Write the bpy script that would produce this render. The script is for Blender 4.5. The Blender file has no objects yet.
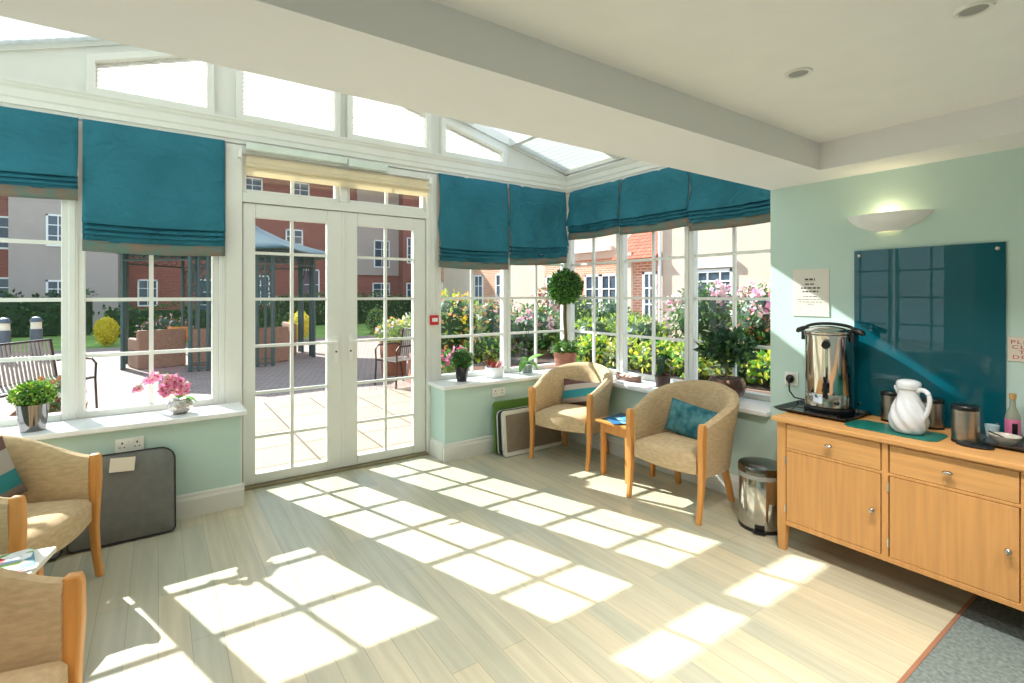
import bpy, math, random
from mathutils import Vector, Matrix
PI = math.pi
R = math.radians
sc = bpy.context.scene
col = sc.collection

# ------------------------------------------------------------------ camera
cam_d = bpy.data.cameras.new('camera')
cam = bpy.data.objects.new('camera', cam_d)
col.objects.link(cam)
cam.location = (0, 0, 1.45)
cam.rotation_euler = (R(90), 0, R(-35))
cam_d.sensor_width = 36
cam_d.lens = 36 * 505 / 1024
cam_d.shift_y = -46.5 / 1024
cam_d.clip_start = 0.03
cam_d.clip_end = 300
sc.camera = cam
sc.view_settings.view_transform = 'Standard'
sc.view_settings.look = 'None'
sc.view_settings.gamma = 1
sc.view_settings.use_curve_mapping = False
sc.view_settings.exposure = 0.44

# ------------------------------------------------------------------ sky and sun
SKY = 1.6
SUN = 12.5
w = bpy.data.worlds.new('sky'); sc.world = w; w.use_nodes = True
nt = w.node_tree; nt.nodes.clear()
tc = nt.nodes.new('ShaderNodeTexCoord'); sx = nt.nodes.new('ShaderNodeSeparateXYZ')
rp = nt.nodes.new('ShaderNodeValToRGB'); bg = nt.nodes.new('ShaderNodeBackground'); wo = nt.nodes.new('ShaderNodeOutputWorld')
rp.color_ramp.elements[0].position = 0.0; rp.color_ramp.elements[0].color = (0.88, 0.94, 1.0, 1)
rp.color_ramp.elements[1].position = 0.8; rp.color_ramp.elements[1].color = (0.52, 0.72, 1.0, 1)
nt.links.new(tc.outputs['Generated'], sx.inputs[0]); nt.links.new(sx.outputs[2], rp.inputs[0])
nt.links.new(rp.outputs[0], bg.inputs[0]); bg.inputs[1].default_value = SKY
nt.links.new(bg.outputs[0], wo.inputs[0])
sd = bpy.data.lights.new('sun', 'SUN'); sd.energy = SUN; sd.angle = R(0.5); sd.color = (1.0, 0.985, 0.965)
sun = bpy.data.objects.new('sun', sd); col.objects.link(sun)
sun.rotation_euler = Vector((0.41, -1.26, -1.0)).to_track_quat('-Z', 'Y').to_euler()
sun.location = (-4, 14, 12)
LAMP_DOWN = 10.0      # ceiling downlights, watts
LAMP_WALL = 0.45       # wall uplighter

# ------------------------------------------------------------------ materials
def lin(c):
    return tuple(((v/255)/12.92 if v/255 <= 0.04045 else ((v/255+0.055)/1.055)**2.4) for v in c)
def newmat(name):
    m = bpy.data.materials.new(name); m.use_nodes = True
    n = m.node_tree; return m, n, n.nodes['Principled BSDF']
def objcoord(n, scale=(1, 1, 1), rot=(0, 0, 0)):
    t = n.nodes.new('ShaderNodeTexCoord'); mp = n.nodes.new('ShaderNodeMapping')
    mp.inputs['Scale'].default_value = scale; mp.inputs['Rotation'].default_value = rot
    n.links.new(t.outputs['Object'], mp.inputs[0]); return mp.outputs[0]
def mat(name, rgb, rough=0.5, metal=0.0, var=0.06, scale=6.0, stretch=(1, 1, 1), bump=0.0, bscale=60, coat=0, spec=None, sheen=0):
    m, n, p = newmat(name)
    c = lin(rgb)
    co = objcoord(n, stretch)
    nz = n.nodes.new('ShaderNodeTexNoise'); nz.inputs['Scale'].default_value = scale; nz.inputs['Detail'].default_value = 3
    n.links.new(co, nz.inputs['Vector'])
    r = n.nodes.new('ShaderNodeValToRGB')
    r.color_ramp.elements[0].position = 0.3; r.color_ramp.elements[1].position = 0.7
    r.color_ramp.elements[0].color = tuple(max(0, v*(1-var)) for v in c) + (1,)
    r.color_ramp.elements[1].color = tuple(min(1, v*(1+var)) for v in c) + (1,)
    n.links.new(nz.outputs[0], r.inputs[0]); n.links.new(r.outputs[0], p.inputs['Base Color'])
    p.inputs['Roughness'].default_value = rough; p.inputs['Metallic'].default_value = metal
    if coat: p.inputs['Coat Weight'].default_value = coat; p.inputs['Coat Roughness'].default_value = 0.03
    if spec is not None: p.inputs['Specular IOR Level'].default_value = spec
    if sheen: p.inputs['Sheen Weight'].default_value = sheen
    if bump:
        nb = n.nodes.new('ShaderNodeTexNoise'); nb.inputs['Scale'].default_value = bscale; nb.inputs['Detail'].default_value = 2
        n.links.new(co, nb.inputs['Vector'])
        b = n.nodes.new('ShaderNodeBump'); b.inputs['Strength'].default_value = bump; b.inputs['Distance'].default_value = 0.01
        n.links.new(nb.outputs[0], b.inputs['Height']); n.links.new(b.outputs[0], p.inputs['Normal'])
    return m
def emat(name, rgb, s):
    m, n, p = newmat(name)
    p.inputs['Base Color'].default_value = lin(rgb)+(1,)
    p.inputs['Emission Color'].default_value = lin(rgb)+(1,); p.inputs['Emission Strength'].default_value = s
    return m
def wood(name, rgb, axis='Z', var=0.18, rough=0.42):
    st = {'Z': (22, 22, 1.2), 'Y': (22, 1.2, 22), 'X': (1.2, 22, 22)}[axis]
    return mat(name, rgb, rough, 0, var, 2.2, st, bump=0.05, bscale=5)
def glass(name, tint=(0.93, 0.96, 0.95), refl=1.0):
    m, n, p = newmat(name); n.nodes.remove(p)
    out = n.nodes['Material Output']
    tr = n.nodes.new('ShaderNodeBsdfTransparent'); tr.inputs[0].default_value = tint+(1,)
    gl = n.nodes.new('ShaderNodeBsdfGlossy'); gl.inputs['Roughness'].default_value = 0.01
    lw = n.nodes.new('ShaderNodeLayerWeight'); lw.inputs[0].default_value = 0.5
    pw = n.nodes.new('ShaderNodeMath'); pw.operation = 'POWER'; pw.inputs[1].default_value = 4.0
    mu = n.nodes.new('ShaderNodeMath'); mu.operation = 'MULTIPLY_ADD'; mu.inputs[1].default_value = 0.7*refl; mu.inputs[2].default_value = 0.035*refl
    mx = n.nodes.new('ShaderNodeMixShader')
    n.links.new(lw.outputs['Facing'], pw.inputs[0]); n.links.new(pw.outputs[0], mu.inputs[0]); n.links.new(mu.outputs[0], mx.inputs[0])
    n.links.new(tr.outputs[0], mx.inputs[1]); n.links.new(gl.outputs[0], mx.inputs[2]); n.links.new(mx.outputs[0], out.inputs[0])
    return m
def cloth(name, rgb, trans=0.3, var=0.08, scale=5, stretch=(1, 1, 1), rgb2=None, weave=0.15, crease=0):
    """woven cloth that lets part of the light through"""
    m, n, p = newmat(name); out = n.nodes['Material Output']
    co = objcoord(n, stretch)
    nz = n.nodes.new('ShaderNodeTexNoise'); nz.inputs['Scale'].default_value = scale; nz.inputs['Detail'].default_value = 4
    n.links.new(co, nz.inputs['Vector'])
    r = n.nodes.new('ShaderNodeValToRGB'); r.color_ramp.elements[0].position = 0.35; r.color_ramp.elements[1].position = 0.65
    c = lin(rgb); c2 = lin(rgb2) if rgb2 else tuple(v*(1+var) for v in c)
    r.color_ramp.elements[0].color = (tuple(v*(1-var) for v in c) if not rgb2 else c)+(1,); r.color_ramp.elements[1].color = tuple(min(1, v) for v in c2)+(1,)
    n.links.new(nz.outputs[0], r.inputs[0]); n.links.new(r.outputs[0], p.inputs['Base Color'])
    p.inputs['Roughness'].default_value = 0.85; p.inputs['Specular IOR Level'].default_value = 0.15
    if weave:
        nb = n.nodes.new('ShaderNodeTexNoise'); nb.inputs['Scale'].default_value = 250; b = n.nodes.new('ShaderNodeBump')
        b.inputs['Strength'].default_value = weave; b.inputs['Distance'].default_value = 0.004
        n.links.new(co, nb.inputs['Vector']); n.links.new(nb.outputs[0], b.inputs['Height']); n.links.new(b.outputs[0], p.inputs['Normal'])
        if crease:
            mp = objcoord(n, (1.0, 1.0, 1.6), (0, R(25), 0)); nc = n.nodes.new('ShaderNodeTexNoise'); nc.inputs['Scale'].default_value = 5; nc.inputs['Detail'].default_value = 3; nc.inputs['Distortion'].default_value = 1.2
            b2 = n.nodes.new('ShaderNodeBump'); b2.inputs['Strength'].default_value = crease; b2.inputs['Distance'].default_value = .06
            n.links.new(mp, nc.inputs['Vector']); n.links.new(nc.outputs[0], b2.inputs['Height']); n.links.new(b2.outputs[0], b.inputs['Normal'])
    if trans:
        t = n.nodes.new('ShaderNodeBsdfTranslucent'); n.links.new(r.outputs[0], t.inputs[0])
        mx = n.nodes.new('ShaderNodeMixShader'); mx.inputs[0].default_value = trans
        n.links.new(p.outputs[0], mx.inputs[1]); n.links.new(t.outputs[0], mx.inputs[2]); n.links.new(mx.outputs[0], out.inputs[0])
    return m
def bricky(name, c1, c2, mortar, bw, bh, vec='wall', msize=0.012, rough=0.85, rot=0, offset=0.5, bias=0, rowspread=None):
    m, n, p = newmat(name)
    t = n.nodes.new('ShaderNodeTexCoord')
    br = n.nodes.new('ShaderNodeTexBrick')
    br.inputs['Color1'].default_value = lin(c1)+(1,); br.inputs['Color2'].default_value = lin(c2)+(1,); br.inputs['Mortar'].default_value = lin(mortar)+(1,)
    br.inputs['Scale'].default_value = 1; br.inputs['Brick Width'].default_value = bw; br.inputs['Row Height'].default_value = bh
    br.inputs['Mortar Size'].default_value = msize; br.inputs['Bias'].default_value = bias; br.offset = offset
    if vec == 'wall':
        s = n.nodes.new('ShaderNodeSeparateXYZ'); a = n.nodes.new('ShaderNodeMath'); a.operation = 'ADD'; cb = n.nodes.new('ShaderNodeCombineXYZ')
        n.links.new(t.outputs['Object'], s.inputs[0]); n.links.new(s.outputs[0], a.inputs[0]); n.links.new(s.outputs[1], a.inputs[1])
        n.links.new(a.outputs[0], cb.inputs[0]); n.links.new(s.outputs[2], cb.inputs[1]); n.links.new(cb.outputs[0], br.inputs['Vector'])
    else:
        mp = n.nodes.new('ShaderNodeMapping'); mp.inputs['Rotation'].default_value = (0, 0, rot)
        n.links.new(t.outputs['Object'], mp.inputs[0]); n.links.new(mp.outputs[0], br.inputs['Vector'])
    n.links.new(br.outputs[0], p.inputs['Base Color']); p.inputs['Roughness'].default_value = rough
    return m, n, p, br

WHITE = mat('white_gloss_paint', (226, 225, 218), 0.35, var=0.02)
CEIL = mat('ceiling_paint', (238, 237, 238), 0.8, var=0.015, scale=2)
MINT = mat('mint_wall_paint', (196, 220, 212), 0.75, var=0.025, scale=3)
SILL = mat('sill_gloss', (240, 240, 240), 0.18, var=0.02)
TEAL = cloth('teal_blind_cloth', (56, 124, 142), 0.20, 0.10, 4, crease=.55)
HEM = cloth('blind_hem_cloth', (140, 120, 104), 0.15, 0.1, 14, rgb2=(104, 132, 124))
LINING = cloth('blind_lining', (225, 205, 185), 0.4, 0.03)
PLEAT = cloth('pleated_blind', (216, 215, 208), 0.40, 0.02, weave=0)
CREAMROLL = cloth('cream_roller', (240, 228, 200), 0.35, 0.03, weave=0)
UPH = cloth('beige_upholstery', (198, 172, 136), 0.0, 0.10, 26, (1, 1, 3), weave=0.35)
OAK = wood('oak_vertical', (204, 148, 88), 'Z', 0.10)
OAKH = wood('oak_horizontal', (208, 154, 94), 'Y', 0.10)
BEECH = wood('beech_frame', (214, 148, 78), 'Z', 0.1, 0.35)
STEEL = mat('polished_steel', (200, 196, 192), 0.12, 1.0, 0.03)
BRUSH = mat('brushed_steel', (172, 164, 156), 0.28, 1.0, 0.08, 8, (1, 1, 30))
BLACKP = mat('black_plastic', (16, 17, 19), 0.3, var=0.1)
CHROME = mat('satin_chrome', (190, 186, 180), 0.22, 1.0, 0.03)
GLASS = glass('window_glass', (0.88, 0.91, 0.90), 0.8)
CLEAR = glass('clear_vessel_glass', (0.85, 0.9, 0.9), 1.6)
SOIL = mat('potting_soil', (58, 42, 32), 0.95, var=0.3, scale=40)
WPLAST = mat('white_plastic', (236, 234, 228), 0.35, var=0.01)
GREYC = cloth('charcoal_canvas', (118, 118, 114), 0, 0.06, 20, weave=0.3)
CERAM = mat('white_ceramic', (238, 240, 242), 0.16, var=0.02)
ROSEW = mat('weathered_timber', (150, 112, 92), 0.8, var=0.2, scale=8)
GAZ = mat('gazebo_green_metal', (58, 84, 84), 0.4, 0.2, 0.08)
GAZR = mat('gazebo_roof_metal', (58, 80, 82), 0.35, 0.3, 0.08)
RATTAN = mat('rattan_weave', (150, 112, 92), 0.8, var=0.25, scale=40, bump=0.5, bscale=90)
IRON = mat('dark_bronze_metal', (62, 50, 46), 0.45, 0.5, 0.08)
TERRA = mat('terracotta', (150, 96, 76), 0.7, var=0.12, scale=12)
STEM = mat('plant_stem', (92, 74, 44), 0.8, var=0.2, scale=20)
GSTEM = mat('green_stem', (84, 118, 44), 0.6, var=0.15)
FRAMEX = mat('painted_window_white', (235, 235, 235), 0.4, var=0.01)
PANEX = mat('outside_pane', (70, 84, 98), 0.08, var=0.25, scale=0.8)
RENDERG = mat('grey_cream_render', (172, 160, 154), 0.9, var=0.04, scale=2)
RENDERC = mat('cream_render', (212, 188, 168), 0.9, var=0.03, scale=2)
LAWN = mat('lawn', (122, 150, 66), 0.95, var=0.3, scale=1.5)
BRICK = bricky('red_brick', (134, 60, 52), (152, 76, 64), (146, 118, 106), 0.215, 0.075)[0]
BRICKO = bricky('orange_brick', (196, 116, 84), (214, 140, 104), (214, 190, 168), 0.215, 0.075)[0]
BRICKD = bricky('bed_brick', (168, 104, 82), (186, 124, 98), (150, 120, 104), 0.215, 0.075)[0]
TILE = bricky('clay_roof_tile', (188, 84, 58), (206, 104, 74), (96, 40, 30), 0.18, 0.10, msize=0.012)[0]
ROOFG = bricky('grey_brown_tile', (110, 94, 90), (126, 110, 104), (70, 60, 58), 0.3, 0.2)[0]
SLAB = bricky('sandstone_slab', (152, 132, 112), (162, 142, 122), (92, 74, 60), 0.6, 0.6, 'floor', 0.012, rot=0, offset=0.0)[0]
PAVER = bricky('mauve_block_paver', (160, 138, 126), (148, 126, 118), (112, 94, 86), 0.22, 0.11, 'floor', 0.008, rot=R(20))[0]
def leafmat(name, rgb, var=0.25):
    m, n, p = newmat(name); out = n.nodes['Material Output']
    c = lin(rgb); nz = n.nodes.new('ShaderNodeTexNoise'); nz.inputs['Scale'].default_value = 30
    n.links.new(objcoord(n), nz.inputs['Vector'])
    r = n.nodes.new('ShaderNodeValToRGB'); r.color_ramp.elements[0].position = .35; r.color_ramp.elements[1].position = .65
    r.color_ramp.elements[0].color = tuple(v*(1-var) for v in c)+(1,); r.color_ramp.elements[1].color = tuple(min(1, v*(1+var)) for v in c)+(1,)
    n.links.new(nz.outputs[0], r.inputs[0]); n.links.new(r.outputs[0], p.inputs['Base Color']); p.inputs['Roughness'].default_value = 0.5
    t = n.nodes.new('ShaderNodeBsdfTranslucent'); n.links.new(r.outputs[0], t.inputs[0]); mx = n.nodes.new('ShaderNodeMixShader'); mx.inputs[0].default_value = .3
    n.links.new(p.outputs[0], mx.inputs[1]); n.links.new(t.outputs[0], mx.inputs[2]); n.links.new(mx.outputs[0], out.inputs[0])
    return m
LF = {k: leafmat('leaf_'+k, v) for k, v in dict(green=(70, 120, 40), dark=(40, 72, 34), mid=(92, 130, 62), bright=(110, 168, 60), yellow=(214, 206, 70), lime=(176, 196, 66),
      gold=(232, 204, 40), red=(140, 58, 44), orange=(222, 168, 104), pink=(236, 146, 182), rose=(240, 190, 192), magenta=(214, 70, 136), sage=(140, 156, 108), rust=(150, 96, 58), blueg=(58, 92, 68), white=(240, 232, 226)).items()}

# floor: pale ash planks running towards the back wall
def floor_mat():
    m, n, p, br = bricky('ash_plank_floor', (204, 192, 164), (180, 178, 158), (162, 154, 130), 1.25, 0.115, 'floor', 0.0016, 0.3, rot=R(90), offset=0.37)
    nz = n.nodes.new('ShaderNodeTexNoise'); nz.inputs['Scale'].default_value = 1.5; nz.inputs['Detail'].default_value = 5
    n.links.new(objcoord(n, (16, 0.9, 1)), nz.inputs['Vector'])
    mx = n.nodes.new('ShaderNodeMix'); mx.data_type = 'RGBA'; mx.blend_type = 'MULTIPLY'
    r = n.nodes.new('ShaderNodeValToRGB'); r.color_ramp.elements[0].position = .3; r.color_ramp.elements[1].position = .7
    r.color_ramp.elements[0].color = (.80, .80, .78, 1); r.color_ramp.elements[1].color = (1.04, 1.03, 1.0, 1)
    n.links.new(nz.outputs[0], r.inputs[0]); mx.inputs[0].default_value = 1
    n.links.new(br.outputs[0], mx.inputs[6]); n.links.new(r.outputs[0], mx.inputs[7]); n.links.new(mx.outputs[2], p.inputs['Base Color'])
    p.inputs['Roughness'].default_value = 0.30
    return m
FLOORM = floor_mat()
CARPET = mat('grey_green_carpet', (112, 122, 118), 0.95, var=0.3, scale=60, bump=0.6, bscale=200)
def splash_mat():
    m, n, p = newmat('teal_back_painted_glass'); p.inputs['Base Color'].default_value = lin((0, 76, 92))+(1,)
    p.inputs['Roughness'].default_value = 0.35; p.inputs['Coat Weight'].default_value = 1.0; p.inputs['Coat Roughness'].default_value = 0.0; p.inputs['Coat IOR'].default_value = 1.45; p.inputs['Specular IOR Level'].default_value = 0.1
    nz = n.nodes.new('ShaderNodeTexNoise'); nz.inputs['Scale'].default_value = 0.6
    r = n.nodes.new('ShaderNodeValToRGB'); r.color_ramp.elements[0].color = lin((0, 80, 94))+(1,); r.color_ramp.elements[1].color = lin((0, 88, 104))+(1,)
    n.links.new(objcoord(n), nz.inputs['Vector']); n.links.new(nz.outputs[0], r.inputs[0]); n.links.new(r.outputs[0], p.inputs['Base Color'])
    return m
SPLASH = splash_mat()
def stripes(name, cols, axis=2, freq=4.0, rot=(0, 0, 0)):
    m, n, p = newmat(name); t = objcoord(n, (1, 1, 1), rot); s = n.nodes.new('ShaderNodeSeparateXYZ'); n.links.new(t, s.inputs[0])
    mm = n.nodes.new('ShaderNodeMath'); mm.operation = 'MULTIPLY_ADD'; mm.inputs[1].default_value = freq; mm.inputs[2].default_value = 0.5
    f = n.nodes.new('ShaderNodeMath'); f.operation = 'FRACT'
    n.links.new(s.outputs[axis], mm.inputs[0]); n.links.new(mm.outputs[0], f.inputs[0])
    r = n.nodes.new('ShaderNodeValToRGB'); r.color_ramp.interpolation = 'CONSTANT'
    e = r.color_ramp.elements
    e[0].position = 0; e[0].color = lin(cols[0][1])+(1,); e[1].position = cols[1][0]; e[1].color = lin(cols[1][1])+(1,)
    for ps, c in cols[2:]:
        k = e.new(ps); k.color = lin(c)+(1,)
    n.links.new(f.outputs[0], r.inputs[0]); n.links.new(r.outputs[0], p.inputs['Base Color']); p.inputs['Roughness'].default_value = 0.8
    return m

# ------------------------------------------------------------------ mesh helpers
class MB:
    def __init__(s): s.v = []; s.f = []; s.mi = []; s.cur = 0
    def add(s, vs, fs):
        o = len(s.v); s.v += [Vector(v) for v in vs]
        for f in fs: s.f.append([i+o for i in f]); s.mi.append(s.cur)
        return s
    def box(s, x0, y0, z0, x1, y1, z1):
        return s.add([(x0,y0,z0),(x1,y0,z0),(x1,y1,z0),(x0,y1,z0),(x0,y0,z1),(x1,y0,z1),(x1,y1,z1),(x0,y1,z1)],
                     [(0,3,2,1),(4,5,6,7),(0,1,5,4),(1,2,6,5),(2,3,7,6),(3,0,4,7)])
    def prism(s, pts, lo, hi, axis='z'):
        n = len(pts)
        def mk(a, b, c): return {'z': (a, b, c), 'y': (a, c, b), 'x': (c, a, b)}[axis]
        vs = [mk(a, b, lo) for a, b in pts] + [mk(a, b, hi) for a, b in pts]
        fs = [tuple(range(n))[::-1], tuple(range(n, 2*n))] + [(i, (i+1) % n, n+(i+1) % n, n+i) for i in range(n)]
        return s.add(vs, fs)
    def loft(s, rings, closed=True, cap=True):
        n = len(rings[0]); vs = [p for r in rings for p in r]; fs = []
        for k in range(len(rings)-1):
            for i in range(n if closed else n-1):
                j = (i+1) % n; fs.append((k*n+i, k*n+j, (k+1)*n+j, (k+1)*n+i))
        if cap: fs.append(tuple(range(n))[::-1]); fs.append(tuple((len(rings)-1)*n+i for i in range(n)))
        return s.add(vs, fs)
    def lathe(s, prof, c=(0, 0, 0), seg=28, fn=None, cap=True):
        rings = []
        for r, z in prof:
            ring = []
            for i in range(seg):
                a = 2*PI*i/seg; rr = r*(fn(a, z) if fn else 1)
                ring.append((c[0]+rr*math.cos(a), c[1]+rr*math.sin(a), c[2]+z))
            rings.append(ring)
        return s.loft(rings, True, cap)
    def tube(s, pts, r, seg=8, rr=None):
        pts = [Vector(p) for p in pts]; rings = []; up = Vector((0.13, 0.21, 0.97)).normalized()
        for i, p in enumerate(pts):
            d = (pts[min(i+1, len(pts)-1)] - pts[max(i-1, 0)]).normalized()
            if abs(d.dot(up)) > .98: up = Vector((1, 0, 0))
            a = d.cross(up).normalized(); b = d.cross(a).normalized()
            q = rr[i] if rr else r
            rings.append([p + a*q*math.cos(2*PI*k/seg) + b*q*math.sin(2*PI*k/seg) for k in range(seg)])
        return s.loft(rings)
    def sphere(s, c, r, seg=16, rg=10, sq=(1, 1, 1)):
        prof = [(max(1e-4, math.sin(PI*i/rg)), -math.cos(PI*i/rg)) for i in range(rg+1)]
        rings = [[(c[0]+r*sq[0]*q*math.cos(2*PI*k/seg), c[1]+r*sq[1]*q*math.sin(2*PI*k/seg), c[2]+r*sq[2]*z) for k in range(seg)] for q, z in prof]
        return s.loft(rings)
    def ring(s, c, r, t, axis='y', seg=20):
        pts = []
        for k in range(seg+1):
            a = 2*PI*k/seg
            pts.append((c[0]+r*math.cos(a), c[1], c[2]+r*math.sin(a)) if axis == 'y' else ((c[0], c[1]+r*math.cos(a), c[2]+r*math.sin(a)) if axis == 'x' else (c[0]+r*math.cos(a), c[1]+r*math.sin(a), c[2])))
        return s.tube(pts, t, 6)
    def leaves(s, rnd, c, rad, n, size, nm=1, shell=0.45, aspect=0.55, flat=0.0):
        for _ in range(n):
            d = Vector((rnd.gauss(0,1), rnd.gauss(0,1), rnd.gauss(0,1))).normalized()
            q = 1 - shell*rnd.random()**1.5
            p = Vector((c[0]+d.x*rad[0]*q, c[1]+d.y*rad[1]*q, c[2]+d.z*rad[2]*q))
            u = Vector((rnd.gauss(0,1), rnd.gauss(0,1), rnd.gauss(0,1)*(1-flat))) + d*0.7; u.normalize()
            v = u.cross(Vector((rnd.gauss(0,1), rnd.gauss(0,1), rnd.gauss(0,1)))).normalized()
            L = size*(0.7+0.6*rnd.random()); W = L*aspect*.5; nn = u.cross(v)
            o = len(s.v); s.v += [p, p+u*L*.5+v*W+nn*L*.08, p+u*L, p+u*L*.5-v*W+nn*L*.08]
            s.f.append([o, o+1, o+2, o+3]); s.mi.append(rnd.randrange(nm))
        return s
    def xf(s, M):
        s.v = [M @ v for v in s.v]; return s
    def build(s, name, mats, parent=None, smooth=False, bevel=0, wm=True, sub=0, seg=2, solid=0):
        vs = s.v
        if parent is not None and wm:
            I = (Matrix.Translation(parent.location) @ parent.rotation_euler.to_matrix().to_4x4()).inverted()
            if parent.get('_pl'):
                pl = parent['_pl']; I = Matrix.Translation((-pl[0], -pl[1], -pl[2]))
            vs = [I @ v for v in vs]
        me = bpy.data.meshes.new(name); me.from_pydata([tuple(v) for v in vs], [], s.f); me.update()
        if not isinstance(mats, (list, tuple)): mats = [mats]
        for m in mats: me.materials.append(m)
        if len(mats) > 1: me.polygons.foreach_set('material_index', s.mi)
        if smooth:
            me.polygons.foreach_set('use_smooth', [True]*len(me.polygons))
            me.set_sharp_from_angle(angle=R(42))
        o = bpy.data.objects.new(name, me); col.objects.link(o)
        if parent is not None: o.parent = parent
        if bevel:
            b = o.modifiers.new('bevel', 'BEVEL'); b.width = bevel; b.segments = seg; b.limit_method = 'ANGLE'; b.angle_limit = R(40)
        if sub:
            b = o.modifiers.new('sub', 'SUBSURF'); b.levels = sub; b.render_levels = sub
        if solid:
            b = o.modifiers.new('solid', 'SOLIDIFY'); b.thickness = solid; b.offset = 0
        return o
def spl(P, n=5):        # smooth curve through the points
    P = [Vector(p) for p in P]; out = []
    for i in range(len(P)-1):
        a, b, c, d = P[max(i-1, 0)], P[i], P[i+1], P[min(i+2, len(P)-1)]
        for k in range(n):
            t = k/n; out.append(.5*((2*b)+(c-a)*t+(2*a-5*b+4*c-d)*t*t+(3*b-a-3*c+d)*t**3))
    return out+[P[-1]]
def tag(o, label=None, cat=None, group=None, kind=None):
    if label: o['label'] = label
    if cat: o['category'] = cat
    if group: o['group'] = group
    if kind: o['kind'] = kind
    return o
def thing(name, label, cat, loc=(0, 0, 0), rz=0, group=None, kind=None):
    o = bpy.data.objects.new(name, None); col.objects.link(o); o.location = loc; o.rotation_euler = (0, 0, rz)
    o.empty_display_size = .1
    return tag(o, label, cat, group, kind)
def local(parent):      # parts written in the thing's own coordinates
    return dict(parent=parent, wm=False)
def struct(name, mb, m, bevel=0, smooth=False):
    o = mb.build(name, m, None, smooth, bevel); o['kind'] = 'structure'; return o
def dup(root, loc, rz=None, label=None, group=None):
    r = root.copy(); col.objects.link(r); r.location = loc
    if rz is not None: r.rotation_euler = (0, 0, rz)
    if label: r['label'] = label
    if group: r['group'] = group
    for ch in list(root.children):
        c = ch.copy(); col.objects.link(c); c.parent = r
        for g in list(ch.children):
            d = g.copy(); col.objects.link(d); d.parent = c
    return r

# ================================================================== SETTING
GP = -0.04
struct('floor', MB().box(-3.0, 0.72, -0.03, 3.8, 4.33, 0.0), FLOORM)
struct('floor', MB().box(-3.0, -3.0, -0.03, 3.8, 0.705, 0.001), CARPET)
struct('trim_1', MB().box(-3.0, 0.705, -0.03, 3.8, 0.72, 0.004), mat('threshold_strip', (168, 120, 96), 0.4, 0.3))
# ground outside
struct('ground_slabs', MB().box(-14, 4.33, GP-.05, 14, 7.7, GP), SLAB)
struct('ground_block_paving', MB().box(-14, 7.7, GP-.05, 14, 18.2, GP-.002), PAVER)
struct('ground_lawn', MB().box(-30, 18.2, GP-.05, 40, 60, GP-.004), LAWN)
# low walls
struct('wall_back_left', MB().box(-1.37, 3.92, 0, 0.465, 4.33, 0.625), MINT)
struct('wall_back_right', MB().box(2.045, 3.94, 0, 3.40, 4.33, 0.625), MINT)
struct('wall_right_low', MB().box(3.405, 1.80, 0, 3.80, 4.33, 0.625), MINT)
struct('wall_left', MB().box(-1.70, 1.8, 0, -1.37, 4.33, 0.625), MINT)
struct('wall_right', MB().box(3.40, -3.0, 0, 3.80, 1.80, 2.7), MINT)
struct('wall_far_left', MB().box(-3.2, -3.0, 0, -3.0, 2.1, 2.7), MINT)
struct('wall_front', MB().box(-3.2, -3.2, 0, 3.8, -3.0, 2.7), mat('cream_wall_paint', (226, 220, 206), .8, var=.02))
struct('wall_front_left', MB().box(-3.0, 1.8, 0, -1.37, 2.1, 2.7), MINT)
def skirting(name, x0, y0, x1, y1, face, e0=0, e1=0):
    # face: unit normal into the room
    d = Vector((x1-x0, y1-y0, 0)).normalized(); n = Vector((face[0], face[1], 0))
    prof = [(0, 0), (.020, 0), (.020, .112), (.016, .122), (.013, .130), (.013, .142), (.007, .152), (0, .152)]
    a = Vector((x0, y0, 0)) - d*e0; b = Vector((x1, y1, 0)) + d*e1
    rings = [[q + n*t + Vector((0, 0, z)) for t, z in prof] for q in (a, b)]
    return struct(name, MB().loft(rings), WHITE)
skirting('baseboard_back_left', -1.37, 3.92, .465, 3.92, (0, -1), 0, .02)
skirting('baseboard_door_left', .465, 4.21, .465, 3.94, (1, 0), 0, 0)
skirting('baseboard_back_right', 2.045, 3.94, 3.38, 3.94, (0, -1), .02, 0)
skirting('baseboard_door_right', 2.045, 3.96, 2.045, 4.21, (-1, 0), 0, 0)
skirting('baseboard_right_low', 3.405, 3.94, 3.405, 1.80, (-1, 0))
skirting('baseboard_right', 3.40, 1.78, 3.40, -3.0, (-1, 0))
# sills
struct('trim_2', MB().box(-1.37, 3.875, .625, .50, 4.25, .66), SILL, .008)
struct('trim_3', MB().box(2.01, 3.895, .625, 3.74, 4.25, .66), SILL, .008)
struct('trim_4', MB().box(3.355, 1.80, .624, 3.72, 3.895, .6595), SILL, .008)
struct('trim_5', MB().box(-1.70, 1.8, .625, -1.33, 3.87, .66), SILL, .008)
# beam, ceilings
struct('beam', MB().box(-3.0, 1.35, 2.16, 3.40, 1.80, 2.40), CEIL)
struct('wall_above_beam', MB().box(-3.0, 1.62, 2.40, 3.8, 1.80, 4.0), CEIL)
struct('soffit_right', MB().box(3.08, -3.0, 2.16, 3.40, 1.35, 2.40), CEIL)
struct('ceiling', MB().box(-3.0, -3.0, 2.315, 3.08, 1.35, 2.42), mat('upper_ceiling_paint', (242, 241, 238), 0.85, var=0.015))
struct('roof_slab', MB().box(-3.2, -3.0, 2.42, 3.8, 1.62, 2.60), CEIL)
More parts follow.
